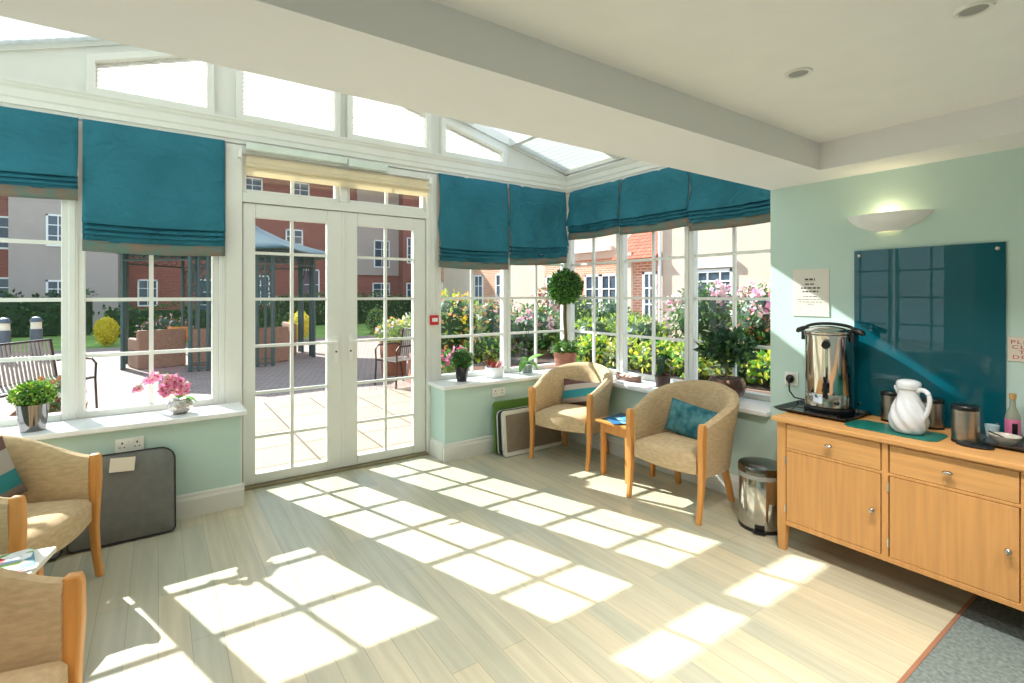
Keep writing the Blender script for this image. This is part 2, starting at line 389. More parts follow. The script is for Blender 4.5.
# fascia mouldings over the windows
def moulding(name, x0, y0, x1, y1, n):
    prof = [(-.10, 2.575), (.0, 2.575), (.0, 2.60), (.012, 2.605), (.012, 2.64), (.02, 2.65), (.02, 2.70), (.034, 2.715), (.034, 2.722), (.045, 2.735), (.045, 2.748), (-.10, 2.748)]
    n = Vector((n[0], n[1], 0))
    rings = [[Vector((q[0], q[1], 0)) + n*t + Vector((0, 0, z)) for t, z in prof] for q in ((x0, y0), (x1, y1))]
    return struct(name, MB().loft(rings), WHITE)
moulding('trim_6', -1.37, 4.23, 3.70, 4.23, (0, -1))
moulding('trim_7', 3.70, 4.23, 3.70, 1.80, (-1, 0))
moulding('trim_8', -1.33, 1.8, -1.33, 4.23, (1, 0))
# ------------------------------------------------------------ gable with sloping top
XL, ZL, XR_, ZR, XM, ZM = -1.37, 2.70, 3.74, 2.77, 0.86, 3.49
def roofz(x): return ZL+(ZM-ZL)*(x-XL)/(XM-XL) if x < XM else ZR+(ZM-ZR)*(XR_-x)/(XR_-XM)
cw = [(-.38, .33), (.47, 1.225), (1.285, 2.045), (2.15, 2.885)]
g = MB()
edges = [XL] + [v for c in cw for v in c] + [XR_]
for i in range(0, len(edges), 2):
    a, b = edges[i], edges[i+1]
    pts = [(a, 2.745), (b, 2.745), (b, roofz(b))] + ([(XM, ZM)] if a < XM < b else []) + [(a, roofz(a))]
    g.prism(pts, 4.25, 4.33, 'y')
for a, b in cw:
    ta = [(a, roofz(a)-.06), (b, roofz(b)-.06)] if not a < XM < b else [(a, roofz(a)-.06), (XM, ZM-.06), (b, roofz(b)-.06)]
    tb = [(b, roofz(b)), (a, roofz(a))] if not a < XM < b else [(b, roofz(b)), (XM, ZM), (a, roofz(a))]
    g.prism(ta+tb, 4.25, 4.33, 'y')
struct('wall_back_gable', g, WHITE)
struct('wall_header', MB().box(-1.37, 4.25, 2.55, 3.80, 4.33, 2.744), WHITE)
struct('wall_header_right', MB().box(3.72, 1.8, 2.55, 3.80, 4.25, 2.77), WHITE)
struct('wall_header_left', MB().box(-1.45, 1.8, 2.55, -1.37, 4.25, 2.70), WHITE)
def poly_off(pts, d):   # inset a convex polygon
    n = len(pts); out = []
    cx = sum(p[0] for p in pts)/n; cy = sum(p[1] for p in pts)/n
    L = []
    for i in range(n):
        a = Vector(pts[i]); b = Vector(pts[(i+1) % n]); t = (b-a).normalized(); nn = Vector((-t.y, t.x))
        if nn.dot(Vector((cx, cy))-a) < 0: nn = -nn
        L.append((a+nn*d, t))
    for i in range(n):
        (p, t), (q, u) = L[i-1], L[i]
        k = (q-p).cross(u)/t.cross(u) if hasattr(Vector((0, 0)), 'cross') else 0
        r = p+t*k; out.append((r.x, r.y))
    return out
wn = [8]
def gable_window(a, b):
    top = [(b, roofz(b)-.06)] + ([(XM, ZM-.06)] if a < XM < b else []) + [(a, roofz(a)-.06)]
    outer = [(a, 2.745), (b, 2.745)] + top
    inner = poly_off(outer, .045)
    wn[0] += 1
    t = thing('window_%d' % wn[0], None, None, ((a+b)/2, 4.27, 2.745), kind='structure')
    n = len(outer); m = MB()
    vs = [(x, 4.205, z) for x, z in outer]+[(x, 4.205, z) for x, z in inner]+[(x, 4.30, z) for x, z in outer]+[(x, 4.30, z) for x, z in inner]
    fs = []
    for i in range(n):
        j = (i+1) % n
        fs += [(i, j, n+j, n+i), (2*n+i, 3*n+i, 3*n+j, 2*n+j), (n+i, n+j, 3*n+j, 3*n+i), (i, 2*n+i, 2*n+j, j)]
    m.add(vs, fs); m.build('frame', WHITE, t, bevel=.004)
    MB().prism(inner, 4.285, 4.29, 'y').build('pane', GLASS, t)
    # pleated blind: zigzag sheet clipped to the sloping opening
    m = MB(); z = 2.785; up = True; zt = max(p[1] for p in inner); rows = []
    def xr(z):
        l, r = inner[0][0], inner[1][0]
        if a >= XM and z > inner[2][1]:
            p, q = inner[2], inner[3]; r = p[0]+(q[0]-p[0])*(z-p[1])/max(1e-6, (q[1]-p[1]))
        if b <= XM and z > inner[3][1]:
            p, q = inner[3], inner[2]; l = p[0]+(q[0]-p[0])*(z-p[1])/max(1e-6, (q[1]-p[1]))
        return l, r
    while z < zt-.015:
        l, r = xr(z)
        if r-l > .02: rows.append([(l, 4.262 if up else 4.272, z), (r, 4.262 if up else 4.272, z)])
        z += .016; up = not up
    if len(rows) > 1: m.loft(rows, False, False).build('pleated_blind', PLEAT, t)
for a, b in cw: gable_window(a, b)
# ------------------------------------------------------------ framed windows
def window(idx, loc, rz, wd, ht, xs, zs, fw=.042, dp=.07, glassz=None, name=None, rail=None):
    t = thing(name or 'window_%d' % idx, None, None, loc, rz, kind='structure')
    m = MB(); h2 = dp/2
    m.box(0, -h2, 0, fw, h2, ht); m.box(wd-fw, -h2, 0, wd, h2, ht); m.box(fw, -h2, 0, wd-fw, h2, rail or fw); m.box(fw, -h2, ht-fw, wd-fw, h2, ht)
    m.build('frame', WHITE, bevel=.004, **local(t))
    b = MB()
    for x in xs: b.box(x-.013, -.011, fw*.9, x+.013, .011, ht-fw*.9)
    for z in zs: b.box(fw*.9, -.0105, z-.012, wd-fw*.9, .0105, z+.012)
    b.build('glazing_bars', WHITE, **local(t))
    MB().box(fw*.8, .001, (rail or fw)*.8, wd-fw*.8, .005, ht-fw*.8).build('pane', GLASS, **local(t))
    return t
ZS = [1.055-.66, 1.42-.66, 1.78-.66, 2.14-.66]
window(1, (-1.36, 4.265, .66), 0, .90, 1.90, [.45], ZS)
window(2, (-.43, 4.265, .66), 0, .79, 1.90, [.39], ZS)
window(3, (2.115, 4.265, .66), 0, .785, 1.90, [.39], ZS)
window(4, (2.905, 4.265, .66), 0, .80, 1.90, [.39], ZS)
for k, (y1, wd) in enumerate(((4.22, .765), (3.45, .785), (2.66, .80))):
    window(5+k, (3.738, y1, .66), R(-90), wd, 1.90, [wd/2-.005], ZS)
for k, y0 in enumerate((1.85, 2.66, 3.46)):
    window(13+k, (-1.41, y0, .66), R(90), .77, 1.90, [.385], ZS)
struct('trim_9', MB().box(-.465, 4.215, .66, -.43, 4.30, 2.56).box(-.50, 4.22, .66, -.42, 4.26, 2.56), WHITE, .005)
struct('trim_10', MB().box(.36, 4.222, .66, .40, 4.31, 2.56).box(.40, 4.215, .655, .51, 4.33, 2.56), WHITE, .006)
struct('trim_11', MB().box(2.005, 4.215, .0, 2.045, 4.33, 2.56).box(2.045, 4.215, .655, 2.113, 4.31, 2.56), WHITE, .006)
struct('trim_12', MB().box(3.70, 4.215, .66, 3.79, 4.32, 2.56), WHITE, .006)
struct('trim_13', MB().box(-1.45, 4.215, .66, -1.36, 4.32, 2.56), WHITE, .006)
struct('trim_14', MB().box(.465, 4.215, 0, .51, 4.33, .66), WHITE, .004)
# door head, transom lights
struct('trim_15', MB().box(.51, 4.22, 2.145, 2.005, 4.32, 2.215).box(1.225, 4.22, 2.215, 1.285, 4.32, 2.50).box(.51, 4.22, 2.50, 2.005, 4.32, 2.56), WHITE, .004)
window(8, (.51, 4.28, 2.215), 0, .715, .285, [.36], [], fw=.03)
window(16, (1.285, 4.28, 2.215), 0, .72, .285, [.36], [], fw=.03)
struct('trim_16', MB().box(.51, 4.19, 0, 2.005, 4.34, .018), mat('threshold_metal', (150, 140, 110), .4, .5))
def leaf(idx, x0, x1, gx0, gx1, handle_x, lever):
    t = thing('door_%d' % idx, None, None, (x0, 4.27, 0.02), kind='structure')
    z0, z1, gz0, gz1 = .02, 2.14, .095, 2.036
    m = MB().box(x0, 4.235, z0, gx0, 4.295, z1).box(gx1, 4.235, z0, x1, 4.295, z1).box(gx0, 4.235, z0, gx1, 4.295, gz0).box(gx0, 4.235, gz1, gx1, 4.295, z1)
    m.build('door_frame', WHITE, t, bevel=.006)
    b = MB(); xm = (gx0+gx1)/2
    b.box(xm-.012, 4.254, gz0, xm+.012, 4.276, gz1)
    for z in (.37, .704, 1.06, 1.418, 1.77): b.box(gx0, 4.2545, z-.011, gx1, 4.2755, z+.011)
    b.build('glazing_bars', WHITE, t)
    MB().box(gx0-.005, 4.262, gz0-.005, gx1+.005, 4.267, gz1+.005).build('pane', GLASS, t)
    h = MB().box(handle_x-.016, 4.222, .90, handle_x+.016, 4.235, 1.12)
    h.tube([(handle_x, 4.225, 1.07), (handle_x, 4.19, 1.07), (handle_x+lever*.02, 4.18, 1.07), (handle_x+lever*.13, 4.18, 1.065)], .009, 8)
    hh = h.build('door_handle', WPLAST, t, bevel=.003)
    MB().lathe([(.008, 0), (.008, .004)], (0, 0, 0), 12).xf(Matrix.Translation((handle_x, 4.222, .985)) @ Matrix.Rotation(R(90), 4, 'X')).build('keyhole', BLACKP, t)
leaf(1, .515, 1.252, .60, 1.127, 1.195, -1)
leaf(2, 1.258, 2.00, 1.375, 1.885, 1.315, 1)
struct('trim_17', MB().box(1.243, 4.225, .03, 1.267, 4.236, 2.14), WHITE, .003)
# ------------------------------------------------------------ roof
def slope_pt(x, y, dz=0): return (x, y, roofz(x)+dz)
rb = MB()
for x in [XL, -.9, -.3, .3, XM, 1.45, 2.1, 2.75, XR_]:    # rafters run up the slope in planes of constant y, purlins along y
    pass
for y in (1.86, 2.66, 3.46, 4.26):
    for a, b in ((XL, XM), (XM, XR_)):
        rb.loft([[(a, y-.03, roofz(a)+.0), (a, y+.03, roofz(a)+.0), (a, y+.03, roofz(a)+.09), (a, y-.03, roofz(a)+.09)],
                 [(b, y-.03, roofz(b)+.0), (b, y+.03, roofz(b)+.0), (b, y+.03, roofz(b)+.09), (b, y-.03, roofz(b)+.09)]])
for x in (XL+.03, XM, 2.96, XR_-.03):
    rb.box(x-.03, 1.8, roofz(x)+.0, x+.03, 4.33, roofz(x)+.08)
struct('roof_rafters', rb, WHITE)
rg = MB()
for a, b in ((XL, XM), (XM, XR_+.06)):
    za, zb = (roofz(a)+.09, roofz(b)+.09)
    rg.loft([[(a, 1.8, za), (a, 4.35, za), (a, 4.35, za+.02), (a, 1.8, za+.02)], [(b, 1.8, zb), (b, 4.35, zb), (b, 4.35, zb+.02), (b, 1.8, zb+.02)]])
struct('roof_glass', rg, GLASS)
def roof_blind(name, x0, x1, y0, y1):
    n = int(abs(x1-x0)/.03); rows = []
    for i in range(n+1):
        x = x0+(x1-x0)*i/n; z = roofz(x)+.03+(.009 if i % 2 else 0)
        rows.append([(x, y0, z), (x, y1, z)])
    o = MB().loft(rows, False, False).build(name, PLEAT); o['kind'] = 'structure'; return o
for k, (y0, y1) in enumerate(((1.89, 2.63), (2.69, 3.43), (3.49, 4.23))):
    roof_blind('roof_blind', XL+.06, XM-.03, y0, y1)
    roof_blind('roof_blind', XR_-.06, 2.99 if k == 2 else XM+.03, y0, y1)
    if k == 2: roof_blind('roof_blind', 2.50, XM+.03, y0, y1)

# ================================================================== BLINDS
def roman(loc, rz, wd, top, bot, label, seed, tilt=0.0, wr=.004, cord=True, group='teal roman blinds at the windows', puff=0.0):
    rnd = random.Random(seed)
    t = thing('roman_blind', label, 'blind', loc, rz, group)
    fold = min(.40, (top-bot)*.62); N = 26
    prof = [(0, top)]
    zt = bot+fold
    k = max(3, int((top-zt)/.06))
    for i in range(1, k+1):
        z = top+(zt-top)*i/k; prof.append((.004+puff*math.sin(PI*i/k*.9), z))
    prof += [(.030+puff*.5, bot+fold*.62), (.046, bot+fold*.50), (.044, bot+fold*.45), (.010, bot+fold*.47), (.030, bot+fold*.40), (.040, bot+fold*.36), (.012, bot+fold*.37), (.030, bot+fold*.31), (.034, bot+fold*.28), (.010, bot+fold*.285), (.020, bot+.066)]
    ph = [rnd.uniform(0, 6) for _ in range(6)]
    rows = []
    for d, z in prof:
        row = []
        for i in range(N+1):
            u = i/N; x = u*wd
            low = (top-z)/(top-bot)
            wv = wr*(math.sin(9*u+ph[0]+6*low)*.6+math.sin(21*u+ph[1]-9*low)*.5+math.sin(37*u+ph[2]+14*low)*.35)*(0.3+low)
            sag = -.012*math.sin(PI*u)*low + tilt*(u-.5)*low
            edge = -.012*low*(1 if u in (0, 1) else 0)
            row.append((x, -(d+wv+.006), z+sag))
        rows.append(row)
    MB().loft(rows, False, False).build('fabric', TEAL, smooth=True, solid=.003, **local(t))
    rows = []
    for d, z in ((.022, bot+.072), (.024, bot+.035), (.022, bot)):
        rows.append([(i/N*wd, -(d+.006), z-.012*math.sin(PI*i/N)+tilt*(i/N-.5)) for i in range(N+1)])
    MB().loft(rows, False, False).build('hem', HEM, smooth=True, solid=.004, **local(t))
    MB().box(0.01, -.004, top-.03, wd-.01, .012, top+.004).build('headrail', WHITE, **local(t))
    MB().box(0.012, .004, bot+.10, wd-.012, .007, top-.03).build('lining', LINING, **local(t))
    if cord:
        x = wd-.03
        x = wd-.022; pts = [(x, .0, top-.04), (x, .0, bot-.15), (x+.004, .0, bot-.27), (x+.012, .0, bot-.30), (x+.020, .0, bot-.27), (x+.021, .0, top-.04)]
        MB().tube(pts, .0015, 5).build('cord', WPLAST, **local(t))
    return t
YB = 4.205
roman((-1.34, YB, 0), 0, .925, 2.572, 2.045, 'short teal roman blind at the far left edge with brownish patterned hem', 1)
roman((-.395, YB, 0), 0, .79, 2.572, 1.730, 'longest teal roman blind, hanging low over the window with the pink orchid', 2, puff=.005)
roman((2.11, YB, 0), 0, .77, 2.572, 1.705, 'teal roman blind directly right of the white glazed doors', 3, puff=.03, wr=.013)
roman((2.90, YB, 0), 0, .75, 2.572, 1.775, 'teal roman blind on the back wall beside the room corner', 4, tilt=.05, puff=.025, wr=.020, cord=False)
roman((3.675, 4.14, 0), R(-90), .735, 2.572, 2.045, 'short crumpled teal roman blind on the right-hand windows beside the corner', 5, puff=.02, wr=.020, cord=False)
roman((3.675, 3.395, 0), R(-90), .77, 2.572, 2.03, 'middle of the three short teal roman blinds on the right-hand windows', 6, puff=.015, wr=.016)
roman((3.675, 2.615, 0), R(-90), .80, 2.572, 1.985, 'short teal roman blind next to the mint wall with the notice', 7, puff=.02, wr=.016, cord=False)
# roller unit above the doors
t = thing('roller_blind', 'cream rolled-up blind and white housing above the glazed doors', 'blind', (.5, 4.18, 2.46))
MB().box(.53, 4.165, 2.525, 1.27, 4.205, 2.575).box(1.28, 4.163, 2.51, 1.62, 4.205, 2.57).build('housing', mat('pale_green_housing', (214, 224, 214), .4), t, bevel=.006)
MB().tube([(.50, 4.18, 2.492), (2.02, 4.18, 2.492)], .006).build('rail', CHROME, t, smooth=True)
MB().loft([[(.53, 4.192, 2.48), (2.0, 4.192, 2.48)], [(.53, 4.186, 2.44), (2.0, 4.186, 2.44)], [(.53, 4.19, 2.335), (2.0, 4.19, 2.335)]], False, False).build('fabric', CREAMROLL, t, solid=.002)
MB().tube([(.53, 4.178, 2.41), (2.0, 4.178, 2.41)], .014, 10).build('bottom_bar', CREAMROLL, t, smooth=True)
for x in (.49, 2.02):
    MB().box(x-.012, 4.165, 2.46, x+.012, 4.22, 2.52).build('bracket', WPLAST, t, bevel=.003)

# ================================================================== FIXTURES
def socket(loc, rz, label, grp=None):
    t = thing('wall_socket', label, 'socket', loc, rz, grp)
    MB().box(-.073, -.010, -.043, .073, 0, .043).build('plate', WPLAST, bevel=.004, **local(t))
    for sx_ in (-.037, .037):
        MB().box(sx_-.004, -.0115, .008, sx_+.004, -.0098, .020).box(sx_-.015, -.0115, -.014, sx_-.007, -.0098, -.009).box(sx_+.007, -.0115, -.014, sx_+.015, -.0098, -.009).build('pin_holes', BLACKP, **local(t))
        MB().box(sx_*.35-.006, -.014, .010, sx_*.35+.006, -.0098, .028).build('switch', WPLAST, bevel=.002, **local(t))
    return t
socket((-.145, 3.918, .525), 0, 'white double socket on the wall above the grey seat pad')
socket((2.60, 3.938, .545), 0, 'white double socket half hidden behind the green folded board')
t = thing('fire_call_point', 'small red fire alarm call point beside the glazed doors', 'fire alarm', (2.072, 4.214, 1.22))
MB().box(2.03, 4.19, 1.175, 2.115, 4.2145, 1.265).build('housing', mat('red_plastic', (196, 34, 34), .35), t, bevel=.006)
MB().box(2.045, 4.187, 1.205, 2.10, 4.191, 1.240).build('panel', WPLAST, t)
MB().box(2.055, 4.185, 1.216, 2.09, 4.1875, 1.228).build('glass', CERAM, t)
MB().box(2.07, 4.2075, 1.265, 2.078, 4.2147, 1.90).build('conduit', WPLAST, t)
# downlights
def downlight(x, y, label):
    t = thing('downlight', label, 'ceiling light', (x, y, 2.315), 0, 'round recessed ceiling downlights')
    MB().lathe([(.034, -.001), (.036, -.006), (.046, -.007), (.049, 0.0)], (0, 0, 0), 28, cap=False).build('rim', WPLAST, smooth=True, **local(t))
    MB().lathe([(.001, -.002), (.035, -.002), (.035, .0)], (0, 0, 0), 24).build('lens', emat('lamp_lens', (150, 148, 142), .05), smooth=True, **local(t))
    return t
def lamp(parent, kind, en, loc, color=(1, .96, .90), size=.1):
    l = bpy.data.lights.new('lamp_bulb', kind); l.energy = en; l.color = color
    if kind == 'AREA': l.shape = 'DISK'; l.size = size; l.spread = R(115)
    else: l.shadow_soft_size = size
    o = bpy.data.objects.new('lamp_bulb', l); col.objects.link(o); o.parent = parent; o.location = loc
    return o
labs = {(2.04, .97): 'round recessed downlight nearer the windows', (2.02, .45): 'round recessed downlight at the top right, nearest the camera'}
for (x, y) in [(2.04, .97), (2.02, .45), (2.0, -.6), (.7, .45), (.7, -.6), (-.9, .45), (-.9, -.6), (.7, -1.8), (2.0, -1.8), (-2.1, .3)]:  # those without their own label are unseen, added to brighten the room
    t = downlight(x, y, labs.get((x, y), 'unseen round downlight added to brighten the room'))
    lamp(t, 'AREA', LAMP_DOWN, (0, 0, -.012), size=.07)
# wall light: half bowl uplighter
t = thing('wall_light', 'white half-bowl wall light glowing above the teal glass panel', 'wall light', (3.398, 1.125, 1.86))
def bowl_ring(r, z, n=24):
    out = []
    for i in range(n+1):
        a = PI/2 + PI*i/n; out.append((3.397+r*.62*math.cos(a), 1.125+r*1.0*math.sin(a), z))
    return out
prof = [(.055, 1.81), (.10, 1.823), (.155, 1.85), (.195, 1.885), (.212, 1.905), (.205, 1.907), (.185, 1.882), (.145, 1.856), (.095, 1.832), (.06, 1.822)]
MB().loft([bowl_ring(r, z) for r, z in prof], False, False).build('shade', CERAM, t, smooth=True)
MB().loft([bowl_ring(.0005, 1.812), bowl_ring(.056, 1.812)], False, False).build('diffuser', emat('warm_diffuser', (255, 226, 160), 1.0), t)
MB().lathe([(.001, 0), (.02, .0), (.02, .04), (.001, .045)], (3.36, 1.125, 1.83), 14).build('bulb', emat('bulb_glow', (255, 224, 160), 1.5), t, smooth=True)
lb = lamp(t, 'POINT', LAMP_WALL, (-.045, 0, .045), (1, .82, .5), .03)

# ================================================================== ARMCHAIRS
def make_armchair(loc, rz, label):
    """tub chair; faces local +x"""
    t = thing('armchair', label, 'chair', loc, rz, 'beige tub armchairs with wooden legs')
    # plan path of the tub, from the right arm front round the back to the left arm front
    path = []
    hw, xf, rc = .272, .235, .272
    for i in range(7): path.append((xf-(xf-.012)*i/6, -hw, 0))
    for i in range(1, 24):
        a = -PI/2 - PI*i/24; path.append((.012+rc*math.cos(a)*.96, rc*math.sin(a), 0))
    for i in range(7): path.append((.012+(xf-.012)*i/6, hw, 0))
    n = len(path); rings = []
    for i, (x, y, _) in enumerate(path):
        p = Vector((x, y)); q = Vector(path[min(i+1, n-1)][:2])-Vector(path[max(i-1, 0)][:2]); q.normalize()
        nn = Vector((q.y, -q.x))
        if nn.dot(p-Vector((.02, 0))) < 0: nn = -nn
        u = i/(n-1); s_ = math.sin(PI*u); back = s_**1.3
        zt = .620+.185*back**1.0; zb = .285
        out = .012+.055*back        # lean of the top outwards
        th = .030+.012*math.sin(PI*u)
        sec = [(-th*.75, .385, 0), (-th*.9, (zt+.385)/2, .45), (-th, zt-.03, .95), (-th*.6, zt-.004, 1), (th*.1, zt+.004, 1), (th*.85, zt-.012, 1), (th, zt-.045, .95), (th*.9, (zt+zb)/2, .4), (th*.75, zb, 0), (0, zb-.004, 0)]
        rings.append([(p.x+nn.x*(o+out*k), p.y+nn.y*(o+out*k), z) for o, z, k in sec])
    MB().loft(rings).build('backrest', UPH, smooth=True, **local(t))
    # seat
    def dshape(g, z):
        pts = []
        for i in range(9):
            yy = -.246-g+(.492+2*g)*i/8; pts.append((.255+g+.035*math.cos((i/8-.5)*PI), yy, z))
        for i in range(0, 15):
            a = PI/2+PI*i/14; pts.append((.012+(.245+g)*math.cos(a)*.95, (.246+g)*math.sin(a), z))
        return pts
    MB().loft([dshape(-.02, .288), dshape(0, .30), dshape(0, .39), dshape(-.012, .415), dshape(-.05, .433), dshape(-.13, .442)]).build('seat', UPH, smooth=True, **local(t))
    for sgn in (-1, 1):
        # front leg rises to the arm end as a sabre-shaped post
        secs = [(.262, 0, .017, .016), (.244, .12, .018, .017), (.234, .25, .021, .019), (.235, .38, .025, .020), (.239, .50, .028, .020), (.238, .60, .027, .020), (.235, .630, .022, .018)]
        rings = []
        for x, z, a, b in secs:
            y = sgn*(.275+.012*(z/.63)); rings.append([(x+.018-a, y-b, z), (x+.018+a*.8, y-b, z), (x+.018+a*.8, y+b, z), (x+.018-a, y+b, z)])
        MB().loft(rings).build('leg', BEECH, bevel=.007, **local(t))
        rings = []
        for k, z in ((0, .30), (.5, .15), (1, 0)):
            x = -.17-.07*k; y = sgn*(.185+.03*k); a = .022-.005*k
            rings.append([(x-a, y-a, z), (x+a, y-a, z), (x+a, y+a, z), (x-a, y+a, z)])
        MB().loft(rings[::-1]).build('leg', BEECH, bevel=.005, **local(t))
    return t
ch = make_armchair((3.055, 2.225, 0), R(180+3), 'beige tub armchair beside the pedal bin, holding the mottled teal cushion')
dup(ch, (3.065, 3.41, 0), R(180+20), 'beige tub armchair in the far corner, holding the patchwork striped cushion')
dup(ch, (-.605, 3.20, 0), R(-21), 'beige tub armchair by the left window, with a brown and teal striped cushion')
dup(ch, (-.522, 1.743, 0), R(-15), 'beige tub armchair cut off at the bottom left corner, nearest the camera')
# cushions
def pillow(name, loc, rot, w_, h_, th, m, label, N=16):
    mb = MB(); rows = []
    def pt(u, v, s_):
        k = ((1-abs(u)**3.0)*(1-abs(v)**3.0))**.5
        pin = 1-.05*(1-abs(u)**2)*(abs(v)**6) ; pin2 = 1-.05*(1-abs(v)**2)*(abs(u)**6)
        return (u*w_/2*pin2, s_*th/2*k, v*h_/2*pin)
    top = [[pt(-1+2*i/N, -1+2*j/N, 1) for i in range(N+1)] for j in range(N+1)]
    bot = [[pt(-1+2*i/N, -1+2*j/N, -1) for i in range(N+1)] for j in range(N+1)]
    mb.loft(top, False, False); mb.loft(bot[::-1], False, False)
    o = mb.build(name, m, None, smooth=True)
    o.location = loc; o.rotation_euler = rot
    return tag(o, label, 'cushion')
TEALC = cloth('mottled_teal_cushion', (38, 92, 104), 0, 0.1, 14, rgb2=(92, 140, 146))
STR1 = stripes('patchwork_stripes', [(0, (70, 42, 40)), (.2, (150, 140, 136)), (.36, (40, 134, 146)), (.62, (184, 172, 162)), (.8, (104, 66, 58))], 2, 3.6, (0, R(12), 0))
STR2 = stripes('brown_teal_stripes', [(0, (118, 104, 96)), (.22, (34, 122, 128)), (.46, (164, 158, 150)), (.76, (104, 70, 66))], 2, 2.9)
pillow('cushion', (3.12, 2.20, .545), (R(-14), R(8), R(-87+3)), .42, .24, .11, TEALC, 'mottled teal cushion lying in the armchair beside the bin')
pillow('cushion', (3.20, 3.45, .545), (R(-14), 0, R(-70)), .40, .23, .11, STR1, 'patchwork striped cushion in the far corner armchair')
pillow('cushion', (-.70, 3.27, .590), (R(-16), R(-10), R(50)), .40, .30, .10, STR2, 'brown, grey and teal striped cushion in the left armchair')

# ================================================================== SMALL TABLES
def table(name, label, loc, rz, wx, wy, h, tm, leg=.036, over=.03):
    t = thing(name, label, 'table', loc, rz)
    MB().box(-wx/2, -wy/2, h-.022, wx/2, wy/2, h).build('tabletop', tm, bevel=.004, **local(t))
    a, b = wx/2-over, wy/2-over
    for sx_ in (-1, 1):
        for sy in (-1, 1):
            MB().box(min(sx_*a, sx_*(a-leg)), min(sy*b, sy*(b-leg)), 0, max(sx_*a, sx_*(a-leg)), max(sy*b, sy*(b-leg)), h-.022).build('leg', BEECH, bevel=.003, **local(t))
    for sy in (-1, 1):
        MB().box(-a+leg, min(sy*(b-.008), sy*(b-.026)), h-.10, a-leg, max(sy*(b-.008), sy*(b-.026)), h-.022).build('apron', BEECH, **local(t))
    for sx_ in (-1, 1):
        MB().box(min(sx_*(a-.008), sx_*(a-.026)), -b+leg, h-.10, max(sx_*(a-.008), sx_*(a-.026)), b-leg, h-.022).build('apron', BEECH, **local(t))
    return t
table('side_table', 'small square beech side table between the two right-hand armchairs', (3.10, 2.80, 0), R(0), .38, .36, .445, BEECH)
o = MB().box(-.105, -.148, 0, .105, .148, .006).build('magazine', stripes('magazine_cover', [(0, (28, 108, 150)), (.35, (60, 140, 170)), (.6, (120, 170, 185)), (.72, (24, 96, 140))], 1, 3.0), None, bevel=.002)
o.location = (3.05, 2.76, .446); o.rotation_euler = (0, 0, R(62)); tag(o, 'blue magazine lying on the small side table', 'magazine')
o = MB().box(-.10, -.14, 0, .10, .14, .005).build('magazine', mat('magazine_navy', (60, 84, 110), .3, var=.5, scale=14), None, bevel=.002)
o.location = (3.10, 2.86, .446); o.rotation_euler = (0, 0, R(100)); tag(o, 'dark leaflet partly under the blue magazine on the side table', 'magazine')
bpy.data.objects['magazine'].location.z = .452
table('coffee_table', 'low table with white top at the left, between two armchairs', (-.59, 2.53, 0), R(-12), .44, .42, .45, mat('white_laminate', (226, 220, 210), .3, var=.02))
def cover_mat():
    m, n, p = newmat('colourful_cover'); v = n.nodes.new('ShaderNodeTexVoronoi'); v.inputs['Scale'].default_value = 26
    n.links.new(objcoord(n), v.inputs['Vector']); r = n.nodes.new('ShaderNodeValToRGB'); r.color_ramp.interpolation = 'CONSTANT'
    cs = [(0, (232, 236, 238)), (.2, (70, 130, 150)), (.35, (120, 160, 80)), (.5, (190, 50, 60)), (.62, (226, 226, 222)), (.8, (150, 170, 190))]
    r.color_ramp.elements[0].color = lin(cs[0][1])+(1,); r.color_ramp.elements[1].position = .2; r.color_ramp.elements[1].color = lin(cs[1][1])+(1,)
    for a, c in cs[2:]: r.color_ramp.elements.new(a).color = lin(c)+(1,)
    s = n.nodes.new('ShaderNodeSeparateColor'); n.links.new(v.outputs['Color'], s.inputs[0]); n.links.new(s.outputs[0], r.inputs[0]); n.links.new(r.outputs[0], p.inputs['Base Color']); p.inputs['Roughness'].default_value = .25
    return m
o = MB().box(-.105, -.148, 0, .105, .148, .006).build('magazine', cover_mat(), None, bevel=.002)
o.location = (-.53, 2.58, .451); o.rotation_euler = (0, 0, R(-80)); tag(o, 'colourful magazine lying on the low white-topped table', 'magazine')

# ================================================================== SEAT PADS, BOARDS
def seat_pad(loc, rot, label, w_=.50, h_=.50, th=.075):
    t = bpy.data.objects.new('seat_pad', None); col.objects.link(t); t.location = loc; t.rotation_euler = rot
    tag(t, label, 'cushion', 'charcoal garden seat pads')
    def rr(gx, gz, y, r):
        pts = []
        for cx_, cz, a0 in ((1, 1, 0), (-1, 1, 90), (-1, -1, 180), (1, -1, 270)):
            q = r if cz > 0 else r*.35
            for k in range(7):
                a = R(a0+15*k); pts.append((cx_*(w_/2-gx-q)+q*math.cos(a), y, h_/2+cz*(h_/2-gz-q)+q*math.sin(a)))
        return pts
    MB().loft([rr(.10, .10, -th/2-.012, .04), rr(.02, .02, -th/2, .07), rr(0, 0, -th/2+.012, .08), rr(0, 0, th/2-.012, .08), rr(.02, .02, th/2, .07), rr(.10, .10, th/2+.012, .04)]).build('pad', GREYC, smooth=True, **local(t))
    for y in (-th/2+.008, th/2-.008):
        p = rr(-.001, -.001, y, .08); MB().tube(p+[p[0]], .004, 6).build('piping', mat('dark_piping', (50, 50, 52), .8), smooth=True, **local(t))
    return t
seat_pad((-.165, 3.745, .006), (R(-13), 0, 0), 'upright charcoal seat pad leaning on the wall under the socket')
seat_pad((-.67, 3.70, .006), (R(-15), 0, R(3)), 'second charcoal seat pad, mostly hidden behind the left armchair', .46, .42)
t = thing('care_label', 'small cream paper label on the top edge of the upright seat pad', 'label', (-.17, 3.80, .46), 0)
